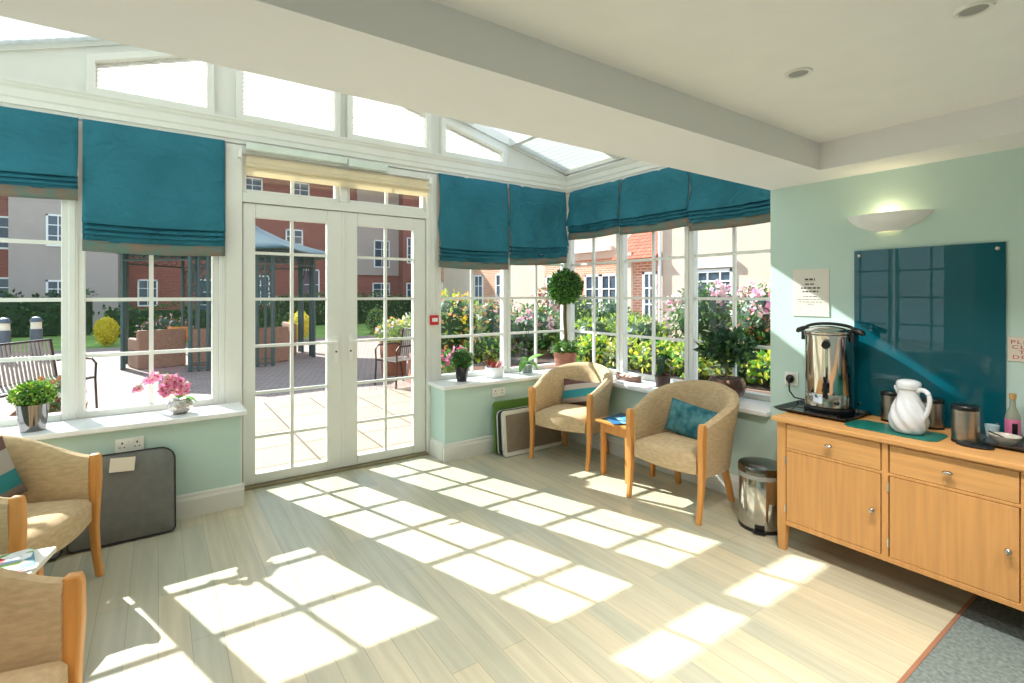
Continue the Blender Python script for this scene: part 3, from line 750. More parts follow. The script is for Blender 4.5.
m = MB().box(-.235, 3.775, .405, -.115, 3.778, .485); m.xf(Matrix.Translation((-.175, 3.776, .44)) @ Matrix.Rotation(R(-13), 4, 'X') @ Matrix.Rotation(R(4), 4, 'Y') @ Matrix.Translation((.175, -3.776, -.44))).build('tag_paper', mat('cream_paper', (222, 212, 196), .7, var=.02), t)
def board(name, label, cat, x0, x1, y, z1, th, lean, m1, rim=None, inner=None, rad=.06):
    t = bpy.data.objects.new(name, None); col.objects.link(t); t.location = ((x0+x1)/2, y, .005); t.rotation_euler = (R(-lean), 0, 0)
    tag(t, label, cat); w_ = x1-x0
    def rr(g, yy, r):
        pts = []
        for cx_, cz, a0 in ((1, 1, 0), (-1, 1, 90), (-1, -1, 180), (1, -1, 270)):
            for k in range(6):
                a = R(a0+18*k); pts.append((cx_*(w_/2-g-r)+r*math.cos(a), yy, z1/2+cz*(z1/2-g-r)+r*math.sin(a)))
        return pts
    MB().loft([rr(.004, -th/2, rad*.9), rr(0, -th/2+.004, rad), rr(0, th/2-.004, rad), rr(.004, th/2, rad*.9)]).build('panel', m1, **local(t))
    if rim:
        n = 24; a = rr(0.0, -th/2-.003, rad); b = rr(.03, -th/2-.003, rad*.6); c = rr(0.0, -th/2-.0005, rad); d = rr(.03, -th/2-.0005, rad*.6)
        fs = []
        for i in range(n):
            j = (i+1) % n; fs += [(i, j, n+j, n+i), (n+i, n+j, 3*n+j, 3*n+i), (2*n+i, 2*n+j, j, i)]
        MB().add(a+b+c+d, fs).build('rim', rim, **local(t))
    if inner: MB().prism([(p[0], p[2]) for p in rr(.038, 0, .01)], -th/2-.004, -th/2-.0007, 'y').build('inset', inner, **local(t))
    return t
GRN = mat('green_laminate', (86, 122, 50), .35, var=.06)
DGR = mat('dark_grey_edge', (74, 78, 80), .5)
LGR = mat('light_grey_laminate', (206, 204, 200), .4, var=.02)
BRN = mat('taupe_mesh', (138, 124, 106), .7, var=.1, scale=30)
board('folded_board', 'green folded board, rearmost of the stack behind the corner armchair', 'board', 2.50, 3.30, 3.845, .47, .030, 3, GRN, rad=.03)
board('folded_board', 'dark grey board between the green and white ones in the stack', 'board', 2.50, 3.26, 3.785, .40, .022, 4, LGR, DGR, rad=.05)
board('folded_board', 'white-framed board with taupe centre, front of the stack behind the corner armchair', 'board', 2.515, 3.22, 3.725, .40, .024, 5, LGR, mat('off_white_rim', (232, 228, 218), .4), BRN, rad=.03)

# ================================================================== PEDAL BIN
BX, BY = 3.10, 1.70
t = thing('pedal_bin', 'round polished steel pedal bin between the armchair and the sideboard', 'bin', (BX, BY, 0))
MB().lathe([(.001, .0), (.128, .0), (.13, .01), (.128, .022), (.001, .022)], (BX, BY, 0), 36).build('base', BLACKP, t, smooth=True)
MB().lathe([(.126, .022), (.128, .03), (.128, .325), (.126, .33)], (BX, BY, 0), 40).build('body', STEEL, t, smooth=True)
MB().lathe([(.1245, .318), (.134, .322), (.134, .348), (.1245, .350)], (BX, BY, 0), 40).build('rim', mat('grey_plastic_rim', (150, 148, 142), .35), t, smooth=True)
MB().lathe([(.131, .350), (.134, .353), (.134, .385), (.130, .393), (.10, .400), (.05, .404), (.001, .405)], (BX, BY, 0), 40).build('lid', mat('lid_steel', (120, 118, 112), .22, 1.0), t, smooth=True)
m = MB().box(-.155, -.035, .008, -.11, .035, .022).box(-.13, -.028, .012, -.118, .028, .055).xf(Matrix.Translation((BX, BY, 0)) @ Matrix.Rotation(R(25), 4, 'Z'))
m.build('pedal', BLACKP, t, bevel=.004)

# ================================================================== SIDEBOARD
F0, Bk, YE, TOPZ = 2.905, 3.375, 1.50, .755
YS = [1.452, .976, .487, .010]         # doors between these
t = thing('sideboard', 'long oak sideboard with drawers over doors, carrying the tea things', 'sideboard', (3.14, .74, 0))
MB().box(F0-.02, -.045, TOPZ-.024, Bk+.005, YE+.025, TOPZ).build('worktop', OAKH, t, bevel=.004)
m = MB().box(F0+.022, -.02, .155, Bk, YE-.005, TOPZ-.024)
m.build('carcass', OAK, t)
f = MB()
for y in YS[1:-1]: f.box(F0+.001, y-.014, .175, F0+.03, y+.014, TOPZ-.024)
f.box(F0+.002, YS[-1], .150, F0+.035, YS[0], .176).box(F0+.002, YS[-1], .572, F0+.03, YS[0], .586).box(F0+.002, YS[-1], .722, F0+.03, YS[0], TOPZ-.024)
f.build('face_frame', OAK, t, bevel=.002)
for y0, y1 in ((YE-.048, YE), (-.024, YS[-1]-.0)):
    MB().loft([[(F0+.004, y0+.006, 0), (F0+.036, y0+.006, 0), (F0+.036, y1-.006, 0), (F0+.004, y1-.006, 0)],
               [(F0, y0, .14), (F0+.045, y0, .14), (F0+.045, y1, .14), (F0, y1, .14)], [(F0, y0, TOPZ-.024), (F0+.045, y0, TOPZ-.024), (F0+.045, y1, TOPZ-.024), (F0, y1, TOPZ-.024)]]).build('leg', OAK, t, bevel=.002)
    MB().box(Bk-.045, y0, 0, Bk-.001, y1, .16).build('leg', OAK, t, bevel=.002)
for k in range(3):
    ya, yb = YS[k+1], YS[k]
    if k < 2: ya += .016
    if k > 0: yb -= .016
    d = MB().box(F0+.003, ya+.003, .588, F0+.022, yb-.003, .720).build('drawer', OAKH, t, bevel=.002)
    ym = (ya+yb)/2
    kb = MB().sphere((F0-.020, ym, .655), .012, 14, 8, (1, 1.7, .8)); kb.tube([(F0-.016, ym, .655), (F0+.004, ym, .655)], .006)
    kb.build('knob', CHROME, smooth=True, parent=d, wm=False)
    bpy.data.objects[d.children[0].name].matrix_parent_inverse = Matrix.Translation((-3.14, -.74, 0))
    d = MB().box(F0+.003, ya+.003, .178, F0+.022, yb-.003, .570).build('door', OAK, t, bevel=.002)
    kb = MB().sphere((F0-.020, ya+.032, .385), .013, 14, 8, (1, 1, 1.2)); kb.tube([(F0-.016, ya+.032, .385), (F0+.004, ya+.032, .385)], .006)
    o = kb.build('knob', CHROME, smooth=True, parent=d, wm=False); o.matrix_parent_inverse = Matrix.Translation((-3.14, -.74, 0))
    for z in (.245, .515):
        o = MB().tube([(F0+.001, yb+.002, z-.022), (F0+.001, yb+.002, z+.022)], .005).build('hinge', CHROME, parent=d, wm=False, smooth=True); o.matrix_parent_inverse = Matrix.Translation((-3.14, -.74, 0))
ZT = TOPZ
def wthing(name, label, cat, x, y, z=ZT, group=None): return thing(name, label, cat, (x, y, z), 0, group)
# tray under the urn
def tray(name, label, x0, x1, y0, y1, z, m):
    t = wthing(name, label, 'tray', (x0+x1)/2, (y0+y1)/2, z)
    def rr(g, zz, r=.02):
        pts = []
        for cx_, cy_, a0 in ((1, 1, 0), (-1, 1, 90), (-1, -1, 180), (1, -1, 270)):
            for k in range(4):
                a = R(a0+30*k); pts.append(((x0+x1)/2+cx_*((x1-x0)/2-g-r)+r*math.cos(a), (y0+y1)/2+cy_*((y1-y0)/2-g-r)+r*math.sin(a), zz))
        return pts
    MB().loft([rr(.022, z+.001), rr(.0, z+.018), rr(.0, z+.021), rr(.006, z+.021), rr(.026, z+.005)]).build('tray_pan', m, t, bevel=0, smooth=False)
    return t
tray('serving_tray', 'shallow black tray under the hot water urn', 3.04, 3.385, 1.195, 1.60, ZT, mat('black_tray', (22, 24, 28), .25, coat=.5))
# urn
UX, UY, UZ = 3.235, 1.365, ZT+.006
t = wthing('water_urn', 'tall stainless steel hot water urn with black lid handles and tap', 'urn', UX, UY, UZ)
MB().lathe([(.001, 0), (.118, 0), (.122, .008), (.122, .03), (.112, .04), (.001, .04)], (UX, UY, UZ), 36).build('base', BLACKP, t, smooth=True)
MB().lathe([(.113, .04), (.118, .045), (.118, .11), (.1165, .112), (.1165, .115), (.118, .117), (.118, .425), (.121, .43), (.121, .437), (.117, .44)], (UX, UY, UZ), 48).build('body', STEEL, t, smooth=True)
MB().lathe([(.121, .440), (.124, .444), (.124, .455), (.115, .462), (.08, .476), (.04, .483), (.001, .485)], (UX, UY, UZ), 40).build('lid', STEEL, t, smooth=True)
m = MB()
for sg in (-1, 1):
    m.tube([(UX, UY+sg*.10, UZ+.455), (UX, UY+sg*.135, UZ+.462), (UX, UY+sg*.165, UZ+.452), (UX, UY+sg*.172, UZ+.44)], .014, 8, [.012, .017, .015, .010])
    m.box(UX-.03, UY+min(sg*.118, sg*.135), UZ+.40, UX+.03, UY+max(sg*.118, sg*.135), UZ+.45)
pts = [(UX, UY+.13*math.cos(PI*k/12), UZ+.462+.034*math.sin(PI*k/12)) for k in range(13)]
m.tube(pts, .009, 8)
m.build('side_handles', BLACKP, t, smooth=True)
tx, ty = -.96, -.28       # the tap points at the room
def off(r, s_=0): return (UX+tx*r-ty*s_, UY+ty*r+tx*s_)
m = MB()
for a, b in ((.145, .26), ):
    x, y = off(.13); m.tube([(x, y, UZ+.15), (x, y, UZ+.37)], .010, 10)
m.build('sight_glass', CLEAR, t, smooth=True)
m = MB(); x, y = off(.124); m.tube([off(.115)+(UZ+.385,), off(.135)+(UZ+.385,)], .022); m.build('gauge_cap', BLACKP, t, smooth=True); m = MB()
m.tube([off(.115)+(UZ+.145,), off(.165)+(UZ+.145,)], .016); m.tube([off(.16)+(UZ+.185,), off(.16)+(UZ+.105,)], .012); m.tube([off(.155)+(UZ+.185,), off(.175)+(UZ+.215,)], .008)
m.tube([off(.13)+(UZ+.13,), off(.13)+(UZ+.18,)], .017)
m.build('tap', BLACKP, t, smooth=True)
m = MB().sphere(off(.118, .05)+(UZ+.075,), .012); m.build('control_knob', BLACKP, t, smooth=True)
MB().box(UX-.155, UY-.10, UZ-.0005, UX-.105, UY+.07, UZ+.012).build('drip_tray', BLACKP, t, bevel=.004)
for o in t.children: o.scale = (1.05, 1.05, 1.05)
# plug on the wall behind
t = wthing('power_plug', 'black power plug in the wall behind the urn', 'plug', 3.39, 1.655, .90)
MB().box(3.388, 1.615, .86, 3.3995, 1.70, .945).build('socket_plate', WPLAST, t, bevel=.003)
MB().sphere((3.368, 1.655, .905), .026, 14, 8, (.9, 1, 1.1)).build('plug_body', BLACKP, t, smooth=True)
MB().tube([(3.355, 1.655, .885), (3.35, 1.65, .83), (3.355, 1.62, .79), (3.36, 1.55, .785)], .005).build('cable', BLACKP, t, smooth=True)
# placemat, jug
o = MB().prism([(3.02, .80), (3.165, .80), (3.20, .83), (3.20, 1.17), (3.165, 1.20), (3.02, 1.20), (2.985, 1.17), (2.985, .83)], ZT, ZT+.005).build('placemat', mat('teal_green_mat', (30, 112, 100), .3, var=.15, scale=20), None, bevel=.001)
tag(o, 'glossy green octagonal placemat under the white jug', 'placemat')
JUGM = mat('jug_white', (214, 217, 222), .2, var=.02)
JX, JY, JZ = 3.085, .935, ZT+.006
t = wthing('jug', 'white insulated jug with swirled sides and side handle', 'jug', JX, JY, JZ)
prof = [(.001, 0), (.045, 0), (.062, .012), (.071, .045), (.070, .072), (.060, .105), (.047, .135), (.040, .16), (.040, .178), (.045, .188), (.001, .188)]
MB().lathe([(max(.001, q.x), q.y) for q in spl([(a_, b_, 0) for a_, b_ in prof], 6)], (JX, JY, JZ), 72, fn=lambda a, z: 1+.055*math.cos(8*(a+z*11))*max(0, min(1, (z-.005)/.02))*max(0, min(1, (.165-z)/.04))).build('body', JUGM, t, smooth=True)
MB().lathe([(.044, .186), (.047, .190), (.047, .205), (.042, .214), (.025, .220), (.001, .222)], (JX, JY, JZ), 32).build('lid', JUGM, t, smooth=True)
hx, hy = -.35, -.94
m = MB(); m.tube(spl([(JX+hx*r, JY+hy*r, JZ+z) for r, z in ((.040, .178), (.062, .186), (.084, .176), (.092, .150), (.088, .120), (.078, .09), (.066, .070), (.060, .05))]), .0095, 10)
m.build('handle', JUGM, t, smooth=True)
m = MB(); m.loft([[(JX-hx*.035, JY-hy*.035+a, JZ+.15+b) for a, b in ((-.014, 0), (.014, 0), (.014, .035), (-.014, .035))], [(JX-hx*.062, JY-hy*.062+a, JZ+.175+b) for a, b in ((-.006, 0), (.006, 0), (.006, .015), (-.006, .015))]])
m.build('spout', JUGM, t, smooth=True, bevel=.003)
for o in t.children: o.scale = (1.1, 1.1, 1.2)
def canister(x, y, r, h_, label, foot=False, lidm=BLACKP):
    t = wthing('canister', label, 'canister', x, y, ZT, 'brushed steel canisters')
    MB().lathe([(.001, 0), (r*1.02, 0), (r*1.02, .012), (.001, .012)], (x, y, ZT), 32).build('base', BLACKP, t, smooth=True)
    MB().lathe([(r, .012), (r, h_-.022)], (x, y, ZT), 40).build('body', BRUSH, t, smooth=True)
    MB().lathe([(r*1.0, h_-.022), (r*1.05, h_-.02), (r*1.05, h_-.006), (r*.95, h_), (.001, h_+.002)], (x, y, ZT), 36).build('lid', lidm, t, smooth=True)
    if foot:
        MB().lathe([(.001, 0), (.056, 0), (.060, .006), (.056, .014), (.001, .016)], (0, 0, 0), 30).xf(Matrix.Translation((x-.055, y-.045, ZT+.0005)) @ Matrix.Diagonal((.75, 1.15, 1, 1))).build('lid_handle', BLACKP, t, smooth=True)
    return t
canister(3.12, .725, .051, .176, 'brushed steel canister with black lid at the front, right of the white jug', True)
canister(3.31, 1.085, .043, .165, 'brushed steel canister behind the white jug on its left side')
canister(3.32, .905, .05, .155, 'brushed steel canister behind the white jug on its right side')
# second tray with bowls, bottle, cup
tray('serving_tray', 'dark tray with bowls at the right end of the sideboard', 3.10, 3.38, .25, .715, ZT, mat('dark_grey_tray', (52, 54, 58), .3))
def bowl(x, y, r, h_, label, m, inner):
    t = wthing('bowl', label, 'bowl', x, y, ZT+.006)
    MB().lathe([(.001, 0), (r*.5, 0), (r*.8, h_*.4), (r, h_), (r*.95, h_), (r*.75, h_*.5), (r*.45, h_*.2), (.001, h_*.15)], (x, y, ZT+.006), 32).build('dish', m, t, smooth=True)
    rnd = random.Random(int(x*100)); mm = MB()
    for _ in range(12):
        a, q = rnd.uniform(0, 6.3), rnd.uniform(0, r*.6); mm.add([Vector(v) for v in [(x+q*math.cos(a)+dx*.012, y+q*math.sin(a)+dy*.018, ZT+.006+h_*.55+dz*.006) for dx, dy, dz in ((-1,-1,0),(1,-1,.5),(1,1,0),(-1,1,.7),(-1,-1,1),(1,-1,1.5),(1,1,1),(-1,1,1.6))]], [(0,3,2,1),(4,5,6,7),(0,1,5,4),(1,2,6,5),(2,3,7,6),(3,0,4,7)])
    mm.build('sachets', inner, t)
    return t
bowl(3.20, .605, .058, .042, 'cream oval bowl of sachets beside the bottle', mat('stoneware', (206, 200, 186), .35), mat('sachet_paper', (226, 220, 214), .6, var=.2, scale=40))
bowl(3.17, .475, .055, .042, 'brown bowl of sachets at the right edge', mat('brown_stoneware', (160, 130, 104), .4), mat('sachet_brown', (120, 80, 60), .6, var=.3, scale=40))
m = MB().tube([(3.17, .655, ZT+.062), (3.19, .60, ZT+.036)], .003)
o = m.build('teaspoon', BLACKP, None, smooth=True); tag(o, 'dark teaspoon resting in the cream bowl', 'spoon')
t = wthing('bottle', 'small clear bottle with cork and pink label', 'bottle', 3.32, .60, ZT+.006)
bx, by, bz = 3.32, .60, ZT+.006
MB().lathe([(.001, 0), (.030, 0), (.033, .006), (.033, .085), (.028, .10), (.014, .122), (.012, .150), (.014, .152), (.001, .152)], (bx, by, bz), 28).build('glass', mat('bottle_glass', (150, 156, 140), .06, var=.05), t, smooth=True)
MB().lathe([(.0335, .014), (.0337, .015), (.0337, .078), (.0335, .079)], (bx, by, bz), 28, cap=False).build('label_band', mat('pink_label', (216, 116, 160), .5, var=.1), t, smooth=True)
MB().lathe([(.001, .152), (.015, .152), (.016, .172), (.001, .173)], (bx, by, bz), 16).build('cork', mat('cork', (190, 150, 96), .8, var=.2, scale=60), t, smooth=True)
rings = [[(bx+.0345*math.cos(a), by+.0345*math.sin(a), bz+z) for a in [R(186+8*k) for k in range(6)]] for z in (.024, .066)]
MB().loft(rings, False, False).build('dark_panel', BLACKP, t)
for o in t.children: o.scale = (.84, .84, 1.28)
t = wthing('cup', 'small pale blue paper cup by the bottle', 'cup', 3.335, .675, ZT+.006)
MB().lathe([(.001, 0), (.022, 0), (.028, .055), (.0265, .055), (.021, .004), (.001, .004)], (3.335, .675, ZT+.006), 24).build('cup_body', mat('pale_blue_paper', (190, 214, 222), .6), t, smooth=True)

# ================================================================== WALL PANELS
t = thing('splashback', 'large glossy teal glass panel on the mint wall behind the sideboard', 'glass panel', (3.39, .965, .80))
MB().box(3.388, .637, .758, 3.3975, 1.2925, 1.711).build('glass_panel', SPLASH, t, bevel=.001)
for y in (.665, 1.265):
    for z in (.81, 1.68):
        MB().lathe([(.001, 0), (.009, 0), (.009, .004), (.001, .006)], (0, 0, 0), 14).xf(Matrix.Translation((3.388, y, z)) @ Matrix.Rotation(R(-90), 4, 'Y')).build('screw_cap', CHROME, t, smooth=True)
t = thing('notice', 'white printed notice sheet on the mint wall above the urn', 'notice', (3.398, 1.54, 1.46))
MB().box(3.3965, 1.432, 1.315, 3.399, 1.650, 1.615).build('sheet', mat('laminated_paper', (226, 220, 210), .3, var=.01), t)
m = MB(); INK = mat('dark_ink', (70, 68, 66), .7)
rnd = random.Random(5)
def words(z, y0, y1, hgt):
    y = y1
    while y > y0:
        l = rnd.uniform(.010, .026); m.box(3.3958, max(y0, y-l), z, 3.3966, y, z+hgt); y -= l+.006
words(1.545, 1.515, 1.575, .010); m.box(3.3958, 1.512, 1.539, 3.3966, 1.578, 1.541); m.build('heading', INK, t); m = MB()
words(1.515, 1.515, 1.575, .008); words(1.490, 1.485, 1.60, .009); words(1.468, 1.495, 1.59, .009)
words(1.438, 1.50, 1.585, .004); words(1.420, 1.465, 1.62, .003); words(1.404, 1.475, 1.61, .003); words(1.390, 1.525, 1.56, .003)
m.build('printed_lines', INK, t)
t = thing('door_sign', 'small cream sign with red lettering right of the teal panel', 'sign', (3.398, .55, 1.19))
MB().box(3.395, .455, 1.128, 3.399, .632, 1.248).build('plate', mat('cream_sign', (224, 214, 200), .4, var=.02), t, bevel=.002)
REDINK = mat('red_ink', (190, 60, 56), .6)
for i, (w_, z) in enumerate((('PLEASE', 1.214), ('CLOSE', 1.190), ('THE', 1.166), ('DOOR', 1.142))):
    c = bpy.data.curves.new('lettering', 'FONT'); c.body = w_; c.size = .025; c.extrude = .0006; c.align_x = 'CENTER'; c.space_character = 1.2
    tmp = bpy.data.objects.new('tmp', c); col.objects.link(tmp); bpy.context.view_layer.update()
    me = bpy.data.meshes.new_from_object(tmp); bpy.data.objects.remove(tmp)
    me.materials.clear(); me.materials.append(REDINK)
    o = bpy.data.objects.new('lettering', me); col.objects.link(o)
    o.rotation_euler = (R(90), 0, R(-90)); o.scale = (1.45, 1, 1); o.parent = t; o.location = (-.0036, (.556)-.55, z-1.19)

# ================================================================== PLANTS ON THE SILLS
SZ = .661
def pot(prof, x, y, z, m, t, name='pot', seg=32):
    return MB().lathe(prof, (x, y, z), seg).build(name, m, t, smooth=True)
def foliage(t, name, c, rad, n, size, mats, seed, **kw):
    return MB().leaves(random.Random(seed), c, rad, n, size, len(mats), **kw).build(name, mats, t)
# boxwood cushion in silver pot
x, y = -.60, 4.02
t = thing('potted_boxwood', 'low clipped green plant in a shiny silver pot on the left sill', 'plant', (x, y, SZ))
pot([(.001, 0), (.058, 0), (.074, .155), (.070, .155), (.066, .135), (.001, .135)], x, y, SZ, mat('dark_chrome', (120, 116, 116), .1, 1.0, .05), t)
foliage(t, 'foliage', (x, y, SZ+.210), (.098, .098, .066), 1700, .022, [LF['bright'], LF['mid'], LF['lime'], LF['green']], 3, shell=.6)
MB().sphere((x, y, SZ+.195), .07, 12, 8, (1.1, 1.1, .65)).build('stems', LF['dark'], t)
# orchid in hammered silver bowl
x, y = .12, 4.03
t = thing('pink_orchid', 'pink orchid in a round hammered silver bowl on the left sill', 'plant', (x, y, SZ))
HAM = mat('hammered_silver', (190, 182, 176), .25, 1.0, .1, 60, bump=1.0, bscale=70)
pot([(.001, 0), (.035, 0), (.066, .025), (.075, .055), (.064, .09), (.046, .102), (.042, .098), (.001, .085)], x, y, SZ, HAM, t)
def blade(mb, p0, d, L, W, droop, n=7):
    rows = []; d = Vector(d).normalized(); side = d.cross(Vector((0, 0, 1))).normalized()
    for i in range(n+1):
        u = i/n; w_ = W*math.sin(PI*min(1, .12+u*.88))**.8; p = Vector(p0)+d*L*u+Vector((0, 0, -droop*u*u))
        rows.append([p-side*w_+Vector((0, 0, .12*w_)), p, p+side*w_+Vector((0, 0, .12*w_))])
    mb.loft(rows, False, False)
m = MB()
for a, L, dr, el in ((200, .09, .03, .6), (150, .06, .0, 1.4), (20, .10, .07, .5), (330, .12, .08, .45), (250, .07, .02, .9)):
    blade(m, (x, y, SZ+0.100), (math.cos(R(a)), math.sin(R(a)), el), L, .024, dr)
m.build('foliage', LF['bright'], t, smooth=True)
stem1 = [(x, y, SZ+.10), (x-.01, y, SZ+.20), (x-.04, y-.005, SZ+.265), (x-.10, y-.01, SZ+.285), (x-.18, y-.01, SZ+.25), (x-.25, y-.01, SZ+.18)]
MB().tube(stem1, .0022, 6).tube([(x, y, SZ+.10), (x+.005, y-.01, SZ+.21), (x-.02, y-.02, SZ+.27)], .0022, 6).build('flower_stem', GSTEM, t)
def flower(mb, c, r, nrm, rnd, npet=5):
    n_ = Vector(nrm).normalized(); u = n_.cross(Vector((0.1, .2, 1))).normalized(); v = n_.cross(u)
    c = Vector(c); a0 = rnd.random()*6
    for k in range(npet):
        a = a0+2*PI*k/npet; d = u*math.cos(a)+v*math.sin(a); e = n_.cross(d)
        mb.cur = rnd.choice((0, 0, 2)); mb.add([c, c+d*r*.55+e*r*.42+n_*r*.1, c+d*r-n_*r*.05, c+d*r*.55-e*r*.42+n_*r*.1], [(0, 1, 2, 3)])
    mb.cur = 1; mb.sphere(c+n_*r*.12, r*.2, 6, 4)
rnd = random.Random(9); fl = MB()
for k in range(28):
    a, b = rnd.uniform(-1, 1), rnd.uniform(-1, 1)
    flower(fl, (x-.03+.075*a, y-.02+.02*rnd.uniform(-1, 1), SZ+0.195+.055*b), .034, (rnd.uniform(-.4, .6), -1, rnd.uniform(-.3, .4)), rnd)
for px, pz in ((-.12, .19), (-.15, .175), (-.18, .17), (-.14, .205), (-.22, .125), (-.235, .115)):
    flower(fl, (x+px, y-.015, SZ+.065+pz), .030, (rnd.uniform(-.4, .4), -1, .1), rnd)
fl.build('blossoms', [LF['pink'], LF['magenta'], LF['rose']], t)
# green ball in tall black pot
x, y = 2.28, 4.06
t = thing('potted_boxwood', 'round green plant in a tall black pot just right of the doors', 'plant', (x, y, SZ))
pot([(.001, 0), (.045, 0), (.068, .135), (.063, .135), (.058, .12), (.001, .12)], x, y, SZ, mat('glossy_black_pot', (24, 24, 28), .15), t)
foliage(t, 'foliage', (x, y, SZ+.20), (.105, .105, .095), 3200, .015, [LF['green'], LF['green'], LF['bright'], LF['dark']], 4, shell=.6)
MB().sphere((x, y, SZ+.20), .088, 12, 8).build('stems', LF['dark'], t)
# red succulent in white pot
x, y = 2.65, 4.08
t = thing('potted_succulent', 'reddish spiky succulent in a low white pot on the sill', 'plant', (x, y, SZ))
pot([(.001, 0), (.08, 0), (.092, .02), (.094, .10), (.088, .10), (.083, .085), (.001, .085)], x, y, SZ, CERAM, t)
m = MB(); rnd = random.Random(2)
for k in range(60):
    a = rnd.uniform(0, 2*PI); q = rnd.uniform(0, .06); el = rnd.uniform(.7, 2.8)
    blade(m, (x+q*math.cos(a), y+q*math.sin(a), SZ+.07), (math.cos(a), math.sin(a), el), rnd.uniform(.09, .15), .007, .015, 4)
m.build('foliage', LF['red'], t)
# orchid without flowers in glass
x, y = 3.06, 4.10
t = thing('potted_orchid', 'leafy orchid with bare stems in a clear glass vase', 'plant', (x, y, SZ))
pot([(.001, 0), (.055, 0), (.058, .004), (.068, .15), (.065, .15), (.055, .008), (.001, .008)], x, y, SZ, CLEAR, t, 'glass_vase')
MB().lathe([(.001, .01), (.050, .01), (.055, .08), (.001, .085)], (x, y, SZ), 20).build('bark_filling', mat('white_gravel', (196, 190, 180), .8, var=.4, scale=80), t)
m = MB()
for a, L, dr, el in ((-35, .22, .03, .6), (-10, .20, .05, .8), (200, .17, .20, .7), (-60, .14, .16, .6), (100, .10, .03, 1.2)):
    blade(m, (x, y, SZ+.11), (math.cos(R(a)), math.sin(R(a)), el), L, .048, dr)
m.build('foliage', LF['bright'], t, smooth=True)
MB().tube([(x, y, SZ+.10), (x-.01, y, SZ+.30), (x-.015, y-.01, SZ+.42), (x-.05, y-.01, SZ+.50), (x-.09, y-.01, SZ+.50)], .0028, 6).tube([(x+.01, y, SZ+.10), (x+.005, y, SZ+.32), (x+.02, y, SZ+.45)], .0025, 6).build('flower_stem', IRON, t)
# topiary ball tree in terracotta pot
x, y = 3.53, 4.06
t = thing('topiary_tree', 'ball-headed topiary tree in a ribbed terracotta pot in the corner', 'plant', (x, y, SZ))
pot([(.001, 0), (.095, 0), (.102, .02), (.100, .022), (.106, .045), (.104, .047), (.110, .07), (.108, .072), (.114, .11), (.112, .112), (.120, .15), (.122, .185), (.112, .185), (.108, .17), (.001, .17)], x, y, SZ, TERRA, t)
MB().tube([(x, y, SZ+.16), (x+.008, y, SZ+.36), (x-.006, y, SZ+.55), (x, y, SZ+.75)], .019, 8).build('trunk', STEM, t, smooth=True)
foliage(t, 'foliage', (x, y, SZ+.875), (.178, .178, .178), 4200, .030, [LF['green'], LF['mid'], LF['bright'], LF['dark']], 6, shell=.35)
MB().sphere((x, y, SZ+.875), .145, 16, 10).build('inner_branches', LF['dark'], t)
foliage(t, 'underplanting', (x, y, SZ+.22), (.12, .12, .07), 260, .05, [LF['green'], LF['mid']], 7)
# driftwood dish
t = thing('wooden_dish', 'carved wooden dish with pebbles on the right-hand sill', 'ornament', (3.58, 3.20, SZ))
rings = []
for u in range(9):
    a = -1+2*u/8; w_ = .055*math.sqrt(max(.02, 1-a*a)); zz = .008+.028*a*a
    rings.append([(3.55+q*w_, 3.20+a*.15, SZ+z) for q, z in ((-.6, .001), (-1, zz+.026), (-.85, zz+.028), (-.3, zz+.006), (.3, zz+.006), (.85, zz+.028), (1, zz+.026), (.6, .001))])
MB().loft(rings).build('dish', mat('dark_carved_wood', (112, 74, 58), .5, var=.25, scale=14), t, smooth=True)
m = MB()
for px, py, r in ((.0, .05, .026), (.0, .0, .024), (-.01, -.05, .022), (.01, .09, .018)): m.sphere((3.55+px, 3.20+py, SZ+.034), r, 12, 8, (1, 1.2, .8))
m.build('pebbles', mat('pink_pebble', (206, 168, 150), .5, var=.15, scale=20), t, smooth=True)
t = thing('bird_ornament', 'small dark curved ornament on the sill behind the corner armchair', 'ornament', (3.60, 3.68, SZ))
MB().tube([(3.57, 3.66, SZ+.015), (3.57, 3.70, SZ+.045), (3.575, 3.76, SZ+.055), (3.57, 3.82, SZ+.035), (3.57, 3.86, SZ+.012)], .02, 10, [.006, .018, .022, .014, .004]).sphere((3.57, 3.745, SZ+.010), .018, 10, 6, (1.6, 1.6, .55)).build('body', mat('dark_bronze', (60, 50, 46), .35, .6), t, smooth=True)
# cactus pot
x, y = 3.56, 2.82
t = thing('potted_cactus', 'small cactus and red succulent in a dark pot on the right sill', 'plant', (x, y, SZ))
pot([(.001, 0), (.058, 0), (.068, .10), (.063, .10), (.058, .085), (.001, .085)], x, y, SZ, mat('dark_brown_pot', (78, 58, 54), .4), t)
m = MB()
for px, py, hh, r in ((-.01, .022, .155, .020), (.0, -.002, .10, .014), (0.01, -.01, .20, .006)):
    m.lathe([(.001, 0), (r, .01), (r*1.05, hh*.5), (r*.9, hh*.9), (.001, hh)], (x+px, y+py, SZ+.083), 16, fn=lambda a, z: 1+.12*math.cos(8*a))
m.build('cactus', LF['blueg'], t, smooth=True)
m = MB(); rnd = random.Random(8)
for k in range(20):
    a = rnd.uniform(0, 6.28); blade(m, (x, y-.022, SZ+.09), (math.cos(a), math.sin(a), rnd.uniform(.4, 1.6)), .05, .010, .01, 4)
m.build('foliage', LF['red'], t)
